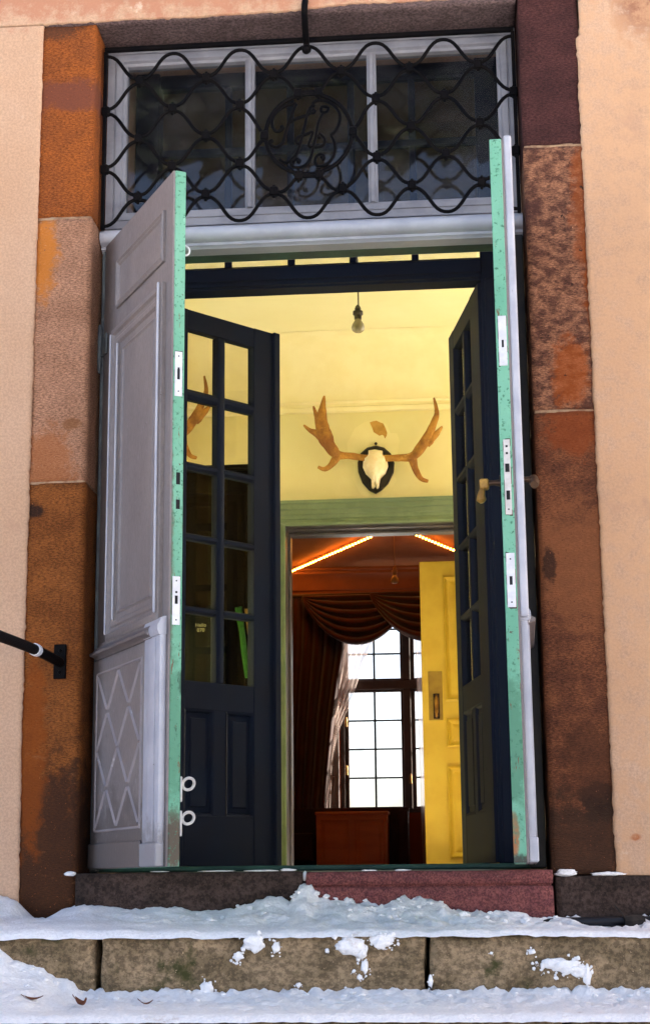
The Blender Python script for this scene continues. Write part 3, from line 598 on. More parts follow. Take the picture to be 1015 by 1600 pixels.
# collars where two waves meet: one mesh, shared
b = nb(); box(b, -.014, .014, -.011, .011, -.016, .016, .004); ball(b, (0, 0, .019), .006, 8); ball(b, (0, 0, -.019), .006, 8)
col0 = put('collar', b, 'iron', gr, world=False, smooth=True)
spots_ = []
for i in range(1, 6):
    for k in range(13):
        if (k+i) % 2 == 0 and 0 < k < 12 and not (i in (2, 4) and k == 6) and not (i == 3 and k in (5, 7)): spots_.append((gxl+h*k, rz_[i]))
        if k in (0, 12) and (k+i) % 2 == 0: spots_.append((gxl+h*k, rz_[i]))
spots_ += [(lf[0], RC[1]), (rt_[0], RC[1]), (tl[0], tl[1]), (tr_[0], tr_[1]), (bl[0], bl[1]), (br_[0], br_[1])]
inv = WM[gr].inverted()
for n_, (x, z) in enumerate(spots_):
    p = inv @ Vector((x, GY, z))
    if n_ == 0: col0.location = p
    else: again(col0, p, gr)
b = nb(); tube(b, smooth_pts([(-.470, -.012, 2.90), (-.472, -.02, 2.865), (-.475, .03, 2.825), (-.476, GY-.01, 2.792), (-.476, GY-.014, 2.775)], 4), .011, 10); ball(b, (-.476, GY-.014, 2.772), .017, 10)
put('stay', b, 'iron', gr, smooth=True, label='rod stay from the wall')

# ------------------------------------------------------------------ outer leaves (local: x along the leaf, y inwards through it, z up)
BOL = [(0, 0), (0, .012), (.008, .020), (.024, .022), (.030, .014), (.040, .012), (.046, .016), (.058, .014), (.064, .006), (.082, .004), (.088, .008), (.094, .003)]
def outer_leaf(name, label, loc, rz, s, L):
    r = emp(name, label, 'door leaf', loc, rz)
    def mir(bm):
        if s < 0:
            for v in bm.verts: v.co.x = -v.co.x
        return bm
    def P(nm, bm, m, parent=r, **k): return put(nm, mir(bm), m, parent, world=False, **k)
    T = .040; z0, z1 = .046, 2.106
    # core: green on its edge and inside, the outside is a lilac skin with mouldings
    b = nb(); box(b, 0, L, .006, T, z0, z1, .002); P('core', b, 'green_paint')
    b = nb(); box(b, 0, L-.0015, 0, .0062, z0, z1-.001, .001); P('outer_face', b, 'lilac')
    b = nb(); mould(b, .135, L-.055, .735, 1.765, BOL, 0, cap=True); P('main_panel', b, 'lilac', smooth=True)
    b = nb(); mould(b, .150, L-.065, 1.835, 2.00, [(0, 0), (0, .008), (.006, .012), (.012, .006), (.018, .010), (.024, .004)], 0, cap=True); P('top_panel', b, 'lilac', smooth=True)
    # sky light on the raised bolection edges, put into lighter coloured strips
    b = nb(); box(b, L-.068, L-.058, -.0265 if s > 0 else -.0225, -.019, .76, 1.765, .003); P('lit_fillet', b, 'lilac_light')
    b = nb(); box(b, .14, .146, -.0245 if s > 0 else -.0225, -.019, .76, 1.745, .002); box(b, .198, .203, -.020, -.013, .80, 1.70, .002); P('lit_fillet', b, 'lilac_light')
    # dado moulding
    b = nb()
    sweep_x(b, .05, L-.09, [(0, .690), (-.020, .690), (-.026, .698), (-.040, .702), (-.042, .710), (-.030, .716), (-.024, .726), (-.014, .730), (-.012, .742), (0, .75)])
    P('dado', b, 'lilac', smooth=True)
    # base with lozenges
    bx0, bx1, bz0, bz1 = .045, L-.165, .135, .668
    b = nb(); box(b, .03, L-.16, -.018, 0, z0, .69, .003); P('base_board', b, 'lilac')
    b = nb(); box(b, .025, L-.155, -.026, -.018, z0, .122, .004); P('plinth', b, 'lilac')
    b = nb(); mould(b, bx0+.02, bx1-.005, bz0+.02, bz1-.02, [(0, 0), (.002, .004), (.006, .004), (.008, 0)], -.018); P('lit_fillet', b, 'lilac_lit')
    lx0, lx1, lz0, lz1 = bx0+.033, bx1-.018, bz0+.033, bz1-.033
    def strip(a, c):
        b = nb(); tube(b, [(a[0], -.0185, a[1]), (c[0], -.0185, c[1])], .0052, 4, flat_axis=(0, 1, 0)); P('lozenge_strip', b, 'lilac_lit')
    W = lx1-lx0; H = lz1-lz0
    for i in range(2):
        for k in range(2):
            xa, xb, za, zb = lx0+W*i/2, lx0+W*(i+1)/2, lz0+H*k/2, lz0+H*(k+1)/2; xm, zm = (xa+xb)/2, (za+zb)/2
            for q in ((xa, za), (xb, za), (xa, zb), (xb, zb)): strip((xm+(q[0]-xm)*.06, zm+(q[1]-zm)*.06), (xm+(q[0]-xm)*.97, zm+(q[1]-zm)*.97))
    return r, P
LL, LR = .672, .692
lroot, LP = outer_leaf('door_leaf', 'outer door leaf with lozenge base swung open beside the left jamb', (-1.167, .132, 0), R(-60), 1, LL)
rroot, RP = outer_leaf('door_leaf', 'outer door leaf seen edge on beside the right stone jamb', (.176, .132, 0), R(88.3), -1, LR)
for (P, L, right) in ((LP, LL, 0), (RP, LR, 1)):
    # pilaster strip at the foot of the free stile with a rounded head
    b = nb(); box(b, L-.150, L-.016, -.020, 0, .048, .692, .004, 2); box(b, L-.122, L-.047, -.024, -.019, .115, .685, .004, 2)
    sweep_x(b, L-.150, L-.016, [(0, .692), (-.022, .692), (-.026, .700), (-.029, .708), (-.028, .718), (-.022, .728), (-.019, .738), (-.010, .744), (0, .746)])
    P('pilaster', b, 'lilac_light', smooth=True)
    b = nb(); box(b, L-.152, L-.014, -.0265, 0, .0475, .112, .003); P('pilaster_foot', b, 'lilac_light')
# left leaf: bolt plates, mortise slots, hook, keeper rings, hinge
def edge_plate(P, L, z0, z1, y0=.010, y1=.033, holes=(), mt='steel'):
    b = nb(); rough_box(b, L-.004, L+.0006, y0-.0022, y1+.0018, z0-.004, z1+.003, .012, .0006, .0008, 40, z0, ymaxskip=False); P('recess', b, 'bronze', smooth='all')
    b = nb(); box(b, L-.0005, L+.0018, y0, y1, z0, z1, .0006); pl = P('lock_plate', b, mt)
    for (hz, hh, wy, r) in holes:
        b = nb(); ym = (y0+y1)/2
        box(b, L+.0012, L+.0026, ym-wy, ym+wy, hz-hh, hz+hh, .0004); P('keyhole' if r else 'screw', b, 'black_slot', pl)
edge_plate(LP, LL, 1.395, 1.532, holes=[(1.462, .016, .004, 1), (1.480, .003, .003, 0), (1.518, .002, .002, 0), (1.41, .002, .002, 0)])
edge_plate(LP, LL, .718, .858, holes=[(.79, .012, .0045, 1), (.812, .003, .003, 0), (.845, .002, .002, 0), (.732, .002, .002, 0)])
for z, hh in ((1.147, .018), (1.070, .014)):
    b = nb(); box(b, LL-.02, LL+.0008, .018, .030, z-hh, z+hh); LP('mortise_slot', b, 'black_slot')
def torus(bm, c, R0, r, u, v, n=20):
    tube(bm, [Vector(c)+Vector(u)*R0*math.cos(2*math.pi*k/n)+Vector(v)*R0*math.sin(2*math.pi*k/n) for k in range(n)], r, 7, closed=True)
ang = R(60)
cu = Vector((math.cos(ang), math.sin(ang), 0))         # local direction that faces the camera's right
for z in (.272, .178):
    b = nb(); p = Vector((LL-.004, .044, z)); box(b, LL-.012, LL+.002, .040, .046, z-.05, z+.02, .002)
    torus(b, (LL-.006, .066, z), .0172, .0044, (0, 1, 0), (.35, 0, .94)); tube(b, [(LL-.006, .042, z), (LL-.006, .05, z)], .007, 8); LP('keeper_ring', b, 'white_ring', smooth=True)
b = nb(); torus(b, (LL-.05, .056, 1.873), .015, .0034, (0, 1, 0), (0, 0, 1)); LP('hook_eye', b, 'steel', smooth=True)
b = nb(); tube(b, [(-.012, -.010, 1.66), (-.012, -.010, 1.69), (-.012, -.010, 1.81), (-.012, -.010, 1.83)], [.004, .010, .010, .004], 10); box(b, -.008, .05, -.008, -.002, 1.715, 1.785, .002); LP('hinge', b, 'frame_grey', smooth=True)
# right leaf: cover strip over the meeting edge, plates, levers through the leaf
b = nb(); box(b, LR-.052, LR-.001, -.0235, 0, .70, 2.118, .008, 3); RP('cover_strip', b, 'lilac_light', smooth=True)
edge_plate(RP, LR, 1.415, 1.563, holes=[(1.48, .011, .003, 1)], mt='steel')
edge_plate(RP, LR, .985, 1.200, .012, .030, holes=[(1.118, .012, .006, 1), (1.180, .003, .003, 0), (1.16, .003, .003, 0), (1.04, .013, .005, 1), (1.0, .002, .002, 0)], mt='white_ring')
edge_plate(RP, LR, .726, .877, holes=[(.80, .012, .004, 1), (.86, .002, .002, 0), (.74, .002, .002, 0)])
b = nb(); rod(b, (LR-.05, .038, 1.088), (LR-.05, .044, 1.088), .022, n=14); tube(b, [(LR-.05, .04, 1.088), (LR-.05, .06, 1.089), (LR-.05, .078, 1.088)], [.011, .007, .009], 10)
hin = RP('handle', b, 'bronze', smooth=True, label='inner lever of dark bronze with a brass end')
b = nb(); box(b, LR-.064, LR-.036, .074, .100, 1.070, 1.100, .004); tube(b, [(LR-.05, .092, 1.075), (LR-.05, .096, 1.055), (LR-.05, .096, 1.040), (LR-.05, .094, 1.032)], [.007, .011, .014, .006], 10); RP('lever', b, 'brass', hin, smooth=True)
b = nb(); tube(b, [(LR-.05, 0, 1.094), (LR-.05, -.03, 1.095), (LR-.05, -.046, 1.094)], [.012, .008, .011], 10); tube(b, [(LR-.06, -.05, 1.10), (LR-.045, -.052, 1.085), (LR-.02, -.052, 1.072)], [.013, .015, .011], 10); RP('handle', b, 'bronze', smooth=True)

# ------------------------------------------------------------------ inner frame with glazed fanlight
IY = .70; ix0, ix1 = -1.10, .10
inf = emp('inner_door_frame', 'dark blue inner door frame with a gridded fanlight above', 'door frame', (-.5, .74, .05))
b = nb(); box(b, ix0-.09, ix0, IY, IY+.09, FL, 3.04, .004); put('post', b, 'blue_paint', inf)
b = nb(); box(b, ix1, ix1+.138, IY, IY+.09, FL, 3.04, .004); box(b, ix1+.012, ix1+.05, IY-.018, IY, FL, 2.15, .006); box(b, ix1+.07, ix1+.11, IY-.012, IY, FL, 3.0, .005); put('post', b, 'blue_paint', inf)
b = nb(); sweep_x(b, ix0, ix1, [(IY+.09, 2.152), (IY+.012, 2.152), (IY+.008, 2.158), (IY-.004, 2.160), (IY-.006, 2.172), (IY-.018, 2.176), (IY-.020, 2.222), (IY-.004, 2.230), (IY+.01, 2.240), (IY+.09, 2.240)]); put('rail', b, 'blue_paint', inf, smooth=True)
b = nb(); box(b, ix0, ix1, IY+.02, IY+.07, 2.985, 3.04, .004); put('rail', b, 'blue_paint', inf)
b = nb(); box(b, ix0, ix1, IY+.032, IY+.058, 2.705, 2.735, .004); put('rail', b, 'blue_paint', inf)
mx = [ix0, -.838, -.601, -.370, -.139, ix1]
for x in mx[1:5]:
    b = nb(); box(b, x-.013, x+.013, IY+.03, IY+.06, 2.24, 2.705, .004); put('mullion', b, 'blue_paint', inf)
    b = nb(); box(b, x-.013, x+.013, IY+.03, IY+.06, 2.735, 2.985, .004); put('mullion', b, 'blue_paint', inf)
for a, c in zip(mx, mx[1:]):
    for z0, z1 in ((2.24, 2.705), (2.735, 2.985)):
        b = nb(); box(b, a+.011, c-.011, IY+.044, IY+.047, z0-.002, z1+.002); put('pane', b, 'pane_dusty', inf)

b = nb()  # sheet added to block the bright ceiling behind the upper fanlight
bl_ = [(.815, 2.43)]+[(.815+.004*math.sin(k*1.7), 2.43+.6*k/12) for k in range(1, 13)]
sweep_x(b, ix0-.02, ix1+.02, bl_+[(y+.003, z) for y, z in bl_[::-1]]); rod(b, (ix0-.02, .818, 2.43), (ix1+.02, .818, 2.43), .010)
single('dark_backing', b, 'backing', 'brown sheet added behind the inner fanlight to keep its panes dark', 'backing')
# ------------------------------------------------------------------ inner glazed leaves
def inner_leaf(name, label, loc, rz, s, u0, g, L, pan):
    r = emp(name, label, 'door leaf', loc, rz)
    def P(nm, bm, m, parent=r, **k):
        if s < 0:
            for v in bm.verts: v.co.x = -v.co.x
        return put(nm, bm, m, parent, world=False, **k)
    T = .04; zt = [2.066, 1.830, 1.790, 1.546, 1.516, 1.273, 1.247, .999, .972, .722]
    b = nb(); box(b, u0, g[0], 0, T, .06, 2.145, .002); P('stile', b, 'blue_paint')
    b = nb(); box(b, g[3], L, 0, T, .06, 2.145, .002); P('stile', b, 'blue_paint')
    b = nb(); box(b, g[0], g[3], .001, T-.001, 2.066, 2.144, .002); P('rail', b, 'blue_paint')
    b = nb(); box(b, g[0], g[3], .001, T-.001, .62, .722, .002); P('rail', b, 'blue_paint')
    b = nb(); box(b, g[0], g[3], .001, T-.001, .061, .238, .002); P('rail', b, 'blue_paint')
    b = nb(); box(b, g[1], g[2], .002, T-.002, .722, 2.066, .006, 2); P('mullion', b, 'blue_paint', smooth=True)
    b = nb(); box(b, g[1]-.012, g[2]+.012, .002, T-.002, .238, .62, .002); P('mullion', b, 'blue_paint')
    for k in range(1, 9, 2):
        for a, c in ((g[0], g[1]), (g[2], g[3])):
            b = nb(); sweep_x(b, a, c, [(T-.004, zt[k+1]), (.012, zt[k+1]), (.001, (zt[k]+zt[k+1])/2-.006), (.001, (zt[k]+zt[k+1])/2+.006), (.012, zt[k]), (T-.004, zt[k])]); P('muntin', b, 'blue_paint')
    for k in range(0, 10, 2):
        for a, c in ((g[0], g[1]), (g[2], g[3])):
            b = nb(); box(b, a-.004, c+.004, .019, .022, zt[k+1]-.004, zt[k]+.004); P('pane', b, 'pane_dusty')
    for a, c in ((g[0], g[1]-.012), (g[2]+.012, g[3])):
        b = nb(); mould(b, a, c, .238, .62, [(0, 0), (.006, -.002), (.012, -.012), (.016, -.010), (.030, -.010), (.034, -.004), (.040, -.004)], .001, cap=True); P('panel', b, 'blue_paint')
    return r, P
il, ILP = inner_leaf('glazed_leaf', 'blue glazed inner door leaf with ten panes, open behind the left leaf', (-1.16, .712, 0), R(48.3), 1, .105, (.224, .372, .410, .556), .657, .036)
b = nb(); box(b, .6575, .690, -.006, .05, .06, 2.150, .004); ILP('cover_strip', b, 'blue_paint')
ir, IRP = inner_leaf('glazed_leaf', 'dark glazed inner door leaf seen steeply, right of the antlers', (.088, .712, 0), R(100.3)-math.pi, -1, .004, (.170, .315, .350, .545), .640, .036)
b = nb(); z = 1.115; rod(b, (.60, .040, z), (.60, .052, z), .020, n=12); tube(b, [(.60, .05, z), (.60, .075, z), (.60, .10, z-.002), (.60, .112, z)], [.010, .008, .012, .006], 10); tube(b, [(.60, .10, z), (.56, .102, z-.004), (.50, .10, z-.006)], [.008, .007, .009], 8); IRP('handle', b, 'iron', smooth=True)

# ------------------------------------------------------------------ unseen side windows added to let daylight into the vestibule
for k, (xw, zb) in enumerate(((1.09, .45), (-2.09, .75))):
    y0, y1 = (2.2, 2.62)[k], 4.32
    w = emp('added_window', ('unseen window added in the right wall to let sun into the vestibule', 'unseen window added in the left wall to let sky light into the vestibule')[k], 'window', (xw+.03, (y0+y1)/2, zb), group='unseen windows added to light the vestibule')
    b = nb()
    for (a, c, z0, z1) in ((y0, y0+.04, zb, 2.82), (y1-.04, y1, zb, 2.82), (y0+.04, y1-.04, zb, zb+.05), (y0+.04, y1-.04, 2.77, 2.82)): box(b, xw, xw+.06, a, c, z0, z1, .003)
    put('frame', b, 'yellow_pale', w)
    b = nb(); box(b, xw+.01, xw+.05, (y0+y1)/2-.018, (y0+y1)/2+.018, zb+.05, 2.77, .003); put('mullion', b, 'yellow_pale', w)
    b = nb(); box(b, xw+.028, xw+.031, y0+.04, y1-.04, zb+.05, 2.77); put('pane', b, 'pane_clear', w)

# ------------------------------------------------------------------ doorway to the far room
cas = emp('doorway_casing', 'sage green moulded casing around the far doorway', 'door casing', (-.33, 4.45, FL))
pr = [(0, 0), (.0, .02), (.012, .03), (.03, .03), (.038, .02), (.052, .018)]
def casing_side(x0, x1, nm):
    b = nb(); w = x1-x0
    tab = [(4.449, 0), (4.425, 0), (4.415, .2), (4.415, .42), (4.428, .5), (4.43, .8), (4.422, .88), (4.422, 1), (4.449, 1)]
    rs = [[b.verts.new((x0+w*t, y, z)) for y, t in tab] for z in (FL, DZ+.001)]
    m_ = len(tab)
    for k in range(m_): b.faces.new((rs[0][k], rs[0][(k+1) % m_], rs[1][(k+1) % m_], rs[1][k]))
    b.faces.new(rs[0][::-1]); b.faces.new(rs[1]); put(nm, b, 'sage', cas)
casing_side(DX0-.085, DX0, 'side'); casing_side(DX1+.085, DX1, 'side')
hp = [(4.449, DZ), (4.422, DZ), (4.418, DZ+.014), (4.426, DZ+.018), (4.426, DZ+.034), (4.416, DZ+.040), (4.412, DZ+.058), (4.402, DZ+.064), (4.398, DZ+.085), (4.384, DZ+.092), (4.380, DZ+.118), (4.366, DZ+.124), (4.364, DZ+.140), (4.449, DZ+.142)]
b = nb(); sweep_x(b, DX0-.091, DX1+.091, hp); put('head', b, 'sage', cas)
b = nb(); box(b, DX0-.03, DX1+.03, 4.45, 4.72, DZ, DZ+.028); box(b, DX0+.02, DX1-.02, 4.50, 4.52, DZ-.012, DZ, .002); box(b, DX0, DX1, 4.62, 4.72, DZ-.018, DZ, .004); put('lining', b, 'lining', cas)
b = nb(); box(b, DX0-.03, DX0, 4.45, 4.70, FL, DZ); box(b, DX0, DX0+.014, 4.60, 4.70, FL, DZ-.02, .003); put('lining', b, 'lining', cas)
b = nb(); box(b, DX1, DX1+.03, 4.45, 4.70, FL, DZ); put('lining', b, 'lining', cas)

# ------------------------------------------------------------------ peeled patch on the wall above the skull (part of the wall)
PATCH = [(-0.522,2.684),(-0.500,2.691),(-0.482,2.694),(-0.460,2.682),(-0.442,2.675),(-0.428,2.645),(-0.419,2.616),(-0.423,2.598),(-0.433,2.581),(-0.440,2.600),(-0.449,2.605),(-0.466,2.600),(-0.483,2.612),(-0.500,2.624),(-0.505,2.642)]
OLD = [(-.655, 2.50), (-.66, 2.56), (-.637, 2.602), (-.613, 2.650), (-.562, 2.683), (-.522, 2.698), (-.46, 2.70), (-.42, 2.665), (-.40, 2.615), (-.36, 2.612), (-.345, 2.56), (-.36, 2.49), (-.385, 2.40), (-.37, 2.32), (-.42, 2.24), (-.50, 2.20), (-.58, 2.24), (-.63, 2.34), (-.62, 2.42)]
b = nb(); prism(b, OLD, 4.4465, 4.4502); put('plaster_ghost', b, 'yellow_ghost', backwall, world=False)
b = nb(); prism(b, PATCH, 4.4445, 4.4502); put('peeled_patch', b, 'peeled', backwall, world=False, label='tan patch where paint has peeled')

# ------------------------------------------------------------------ antlers
an = emp('antler_trophy', 'moose antlers with white skull on a black shield', 'antlers', (-.49, 4.42, 2.24))
SH = [(-0.488,2.536),(-0.438,2.521),(-0.399,2.484),(-0.378,2.426),(-0.384,2.368),(-0.419,2.300),(-0.459,2.261),(-0.493,2.242),(-0.532,2.263),(-0.571,2.310),(-0.594,2.375),(-0.597,2.433),(-0.579,2.490),(-0.539,2.524)]
b = nb(); inflate(b, SH, 4.446, .028, ((1, 0), (1, .7), (.94, 1.0), (.5, 1.0))); ball(b, (-.487, 4.432, 2.548), .009, 8); put('shield', b, 'ebony', an)
SK = [(-0.530,2.498),(-0.491,2.502),(-0.446,2.493),(-0.447,2.470),(-0.423,2.458),(-0.415,2.400),(-0.432,2.355),(-0.461,2.327),(-0.473,2.270),(-0.484,2.264),(-0.493,2.278),(-0.504,2.265),(-0.514,2.271),(-0.516,2.323),(-0.549,2.358),(-0.566,2.399),(-0.561,2.451),(-0.531,2.473)]
b = nb(); inflate(b, SK, 4.415, .085, ((1, 0), (.98, .35), (.84, .72), (.55, .95))); sk = put('skull', b, 'bone', an, smooth='all')
b = nb(); ball(b, (-.537, 4.352, 2.392), .006, 8); ball(b, (-.446, 4.352, 2.393), .006, 8); put('eye_hole', b, 'black_slot', sk)
LA = [[(-0.535,2.444,.018),(-0.575,2.448,.0175),(-0.635,2.457,0.0180),(-0.702,2.461,0.0225),(-0.741,2.495,0.0315),(-0.774,2.554,0.0404),(-0.796,2.636,0.0337),(-0.795,2.729,0.0213),(-0.784,2.828,0.0045)],
[(-0.785,2.570,.020),(-0.808,2.623,0.0225),(-0.829,2.695,0.0135),(-0.848,2.760,0.0045)],
[(-0.745,2.500,.022),(-0.768,2.535,0.0300),(-0.825,2.585,0.0191),(-0.870,2.609,0.0112),(-0.905,2.642,0.0045)],
[(-0.690,2.462,.016),(-0.714,2.448,0.0230),(-0.748,2.403,0.0168),(-0.787,2.378,0.0124),(-0.826,2.392,0.0080)]]
RA = [[(-.445,2.440,.018),(-0.400,2.438,0.0172),(-0.335,2.436,0.0191),(-0.268,2.439,0.0247),(-0.217,2.489,0.0281),(-0.171,2.557,0.0247),(-0.135,2.637,0.0180),(-0.119,2.694,0.0124),(-0.134,2.788,0.0045)],
[(-.185,2.500,.018),(-0.166,2.522,0.0215),(-0.120,2.567,0.0146),(-0.089,2.606,0.0045)],
[(-.278,2.442,.016),(-0.268,2.422,0.0240),(-0.253,2.364,0.0180),(-0.221,2.306,0.0124),(-0.180,2.288,0.0079)]]
for A in (LA, RA):
    b = nb()
    for br in A:
        pts = smooth_pts([(x, 4.375-.05*min(1, abs(x+.49)/.35)+.02*math.sin(9*z), z) for x, z, r in br], 4); rs = []
        for i in range(len(pts)):
            t = i/4; k = min(int(t), len(br)-2); f = t-k; rs.append(br[k][2]*(1-f)+br[k+1][2]*f)
        rs = [max(.003, r*(1.12+.14*fr(p, 24, 3))) for r, p in zip(rs, pts)]
        tube(b, pts, rs, 12, flat=.5, flat_axis=(0, 1, 0))
    put('antler', b, 'antler', an, smooth='all')

a2 = again(an, (an.location.x-1.37, an.location.y, an.location.z+.185)); a2['label'] = 'added copy of the antlers seen through the upper panes of the blue glazed leaf'  # copy added to put an antler image into the upper panes
for c in list(an.children):
    if c.parent == an:
        d = again(c, c.location, a2)
        for g in list(c.children): again(g, g.location, d)
an['group'] = a2['group'] = 'antlers on the vestibule wall'
# ------------------------------------------------------------------ bare bulbs
def bulb(label, c, ztop, zbot, mc, mb_, k=1.):
    r = emp('pendant_bulb', label, 'light bulb', (c[0], c[1], ztop), group='bare bulbs hanging on cords')
    b = nb(); lathe(b, [(.02, 0), (.02, -.012), (.008, -.022)], (c[0], c[1], ztop)); put('ceiling_cup', b, mc, r, smooth=True)
    b = nb(); rod(b, (c[0], c[1], ztop-.015), (c[0]+.003, c[1], zbot+.135*k), .0035); put('cord', b, mc, r)
    b = nb(); lathe(b, [(.006, .14*k), (.012, .132*k), (.016, .12*k), (.012, .112*k), (.024, .108*k), (.025, .092*k), (.018, .086*k), (.018, .068*k)], (c[0], c[1], zbot)); put('socket', b, 'socket' if mc == 'cord' else mc, r, smooth=True)
    b = nb(); lathe(b, [(.014, .07*k), (.017, .06*k), (.028, .042*k), (.032, .028*k), (.029, .012*k), (.018, .003*k), (.0, 0)], (c[0], c[1], zbot)); put('bulb', b, mb_, r, smooth='all')
bulb('unlit bare bulb on a grey cord in the yellow vestibule', (-.463, 2.5), CZ, 2.582, 'cord', 'bulb_glass_plain')
bulb('bare bulb coloured with the rope light glow in the red far room', (-.525, 7.70), RZ, 2.285, 'cord_orange', 'bulb_orange')

# ------------------------------------------------------------------ cupboard, jacket and scarf seen through the glazed leaf
cup = emp('cupboard', 'tall dark cupboard behind the glazed inner leaf', 'cupboard', (-1.32, 2.25, FL))
b = nb(); box(b, -1.80, -.868, 2.02, 2.50, FL, 1.79, .004); put('carcass', b, 'cupboard_wood', cup)
b = nb(); box(b, -1.82, -.850, 1.99, 2.52, 1.79, 1.815, .006); put('top', b, 'cupboard_wood', cup)
for a, c in ((-1.79, -1.336), (-1.330, -.878)):
    b = nb(); mould(b, a, c, .16, 1.75, [(0, 0), (0, .02), (.06, .02), (.07, .008), (.1, .008), (.12, .014)], 2.019, cap=True); put('door', b, 'cupboard_wood', cup)
b = nb(); inflate(b, [(-1.20, 1.17), (-1.155, 1.185), (-1.135, 1.17), (-1.115, 1.17), (-1.095, 1.185), (-1.05, 1.17), (-1.02, 1.0), (-1.03, .62), (-1.21, .62), (-1.225, 1.0)], 1.985, .05)
wr = emp('added_cabinet', 'dark cabinet added by the right vestibule wall to darken pane reflections', 'added_cabinet', (.8, 1.55, FL))  # dark cabinet added to darken what the glazed leaves mirror
bb = nb(); box(bb, .60, .995, 1.02, 2.10, FL, 1.93, .004); put('carcass', bb, 'cupboard_wood', wr)
bb = nb(); box(bb, .575, .998, 1.0, 2.12, 1.93, 1.96, .006); put('top', bb, 'cupboard_wood', wr)
for a_, c_ in ((1.03, 1.557), (1.563, 2.09)):
    bb = nb(); box(bb, .585, .599, a_, c_, .14, 1.90, .004); dr_ = put('door', bb, 'cupboard_wood', wr)
    bb = nb(); box(bb, .577, .584, a_+.09, c_-.09, .26, 1.78, .004); put('panel', bb, 'cupboard_wood', dr_)
jk = single('jacket', b, 'jacket', 'dark jacket with small white lettering hung on the cupboard', 'jacket', smooth='all')
b = nb(); inflate(b, [(-.985, 1.17), (-.955, 1.175), (-.945, 1.10), (-.93, .98), (-.922, .86), (-.940, .86), (-.955, .96), (-.965, 1.06), (-.98, 1.13)], 1.985, .02)
single('scarf', b, 'scarf', 'bright green scarf hung on the cupboard door', 'scarf', smooth='all')
b = nb(); inflate(b, [(-.945, 1.165), (-.88, 1.165), (-.88, .93), (-.905, .90), (-.925, 1.0)], 1.995, .012)  # tan shapes added for gaps of yellow wall beside the dark garments
single('wall_gap', b, 'tan_bag', 'tan shape for the yellow wall showing behind the green scarf', 'gap', smooth='all')
b = nb(); inflate(b, [(-1.31, 1.17), (-1.23, 1.17), (-1.235, 1.02), (-1.26, .90), (-1.30, .90)], 1.995, .012)
single('wall_gap', b, 'tan_bag', 'tan shape for the yellow wall showing left of the dark jacket', 'gap', smooth='all')
def text(body, loc, size, m, parent):
    cu_ = bpy.data.curves.new('lettering', 'FONT'); cu_.body = body; cu_.size = size; cu_.extrude = .0006; cu_.align_x = 'CENTER'
    t = bpy.data.objects.new('lettering_source', cu_); COL.objects.link(t)
    me = bpy.data.meshes.new_from_object(t.evaluated_get(bpy.context.evaluated_depsgraph_get())); bpy.data.objects.remove(t)
    me.materials.clear(); me.materials.append(MATS[m])
    o = bpy.data.objects.new('lettering', me); COL.objects.link(o); o.location = loc; o.rotation_euler = (math.pi/2, 0, 0); o.parent = parent
text('Hello', (-1.125, 1.928, 1.080), .022, 'print_white', jk); text('070', (-1.125, 1.928, 1.058), .022, 'print_white', jk)

# ------------------------------------------------------------------ yellow panelled door in the far room
yd = emp('panel_door', 'yellow panelled door with brass pull standing open in far room', 'door', (.14, 5.17, FL))
YX0, YX1, YY = -.264, .54, 5.15
b = nb(); box(b, YX0, YX1, YY, YY+.04, .065, 1.963, .003); put('slab', b, 'yellow_door', yd)
PP = [(0, 0), (0, .016), (.010, .024), (.022, .008), (.030, .003), (.036, .001), (.066, .018), (.070, .019)]
for z0, z1 in ((1.082, 1.867), (.80, .977), (.134, .685)):
    b = nb(); mould(b, -.120, YX1-.145, z0, z1, PP, YY, cap=True); put('panel', b, 'yellow_door', yd, smooth=True)
b = nb(); box(b, -.225, -.139, YY-.004, YY, .967, 1.269, .0015); put('push_plate', b, 'old_plate', yd)
b = nb(); box(b, -.197, -.158, YY-.008, YY-.004, .975, 1.13, .002); put('handle_plate', b, 'bronze', yd)
b = nb(); tube(b, smooth_pts([(-.178, YY-.008, 1.118), (-.178, YY-.04, 1.108), (-.178, YY-.052, 1.05), (-.178, YY-.04, 1.005), (-.178, YY-.008, .99)], 4), [.008]*5+[.013]*7+[.008]*5, 10); put('pull_handle', b, 'brass', yd, smooth=True)

# ------------------------------------------------------------------ rope lights on the far ceiling
def rope(a, c, label):
    a, c = Vector(a), Vector(c); r = emp('rope_light', label, 'rope light', a, group='glowing rope lights on the ceiling')
    b = nb(); rod(b, a, c, .006, n=8); put('tube', b, 'rope_tube', r)
    n = int((c-a).length/.056); b = nb(); ball(b, (0, 0, 0), .0095, 6); b0 = put('light_bead', b, 'rope_bead', r, world=False)
    for k in range(n):
        p = (c-a)*((k+.5)/n)+Vector((0, 0, -.008))
        if k == 0: b0.location = p
        else: again(b0, p, r)
rope((-1.50, 9.20, RZ-.022), (-.645, 7.68, RZ-.022), 'orange rope light slanting down to the left of the orange bulb')
rope((-.385, 7.70, RZ-.022), (.02, 8.62, RZ-.022), 'orange rope light slanting behind the yellow door top')

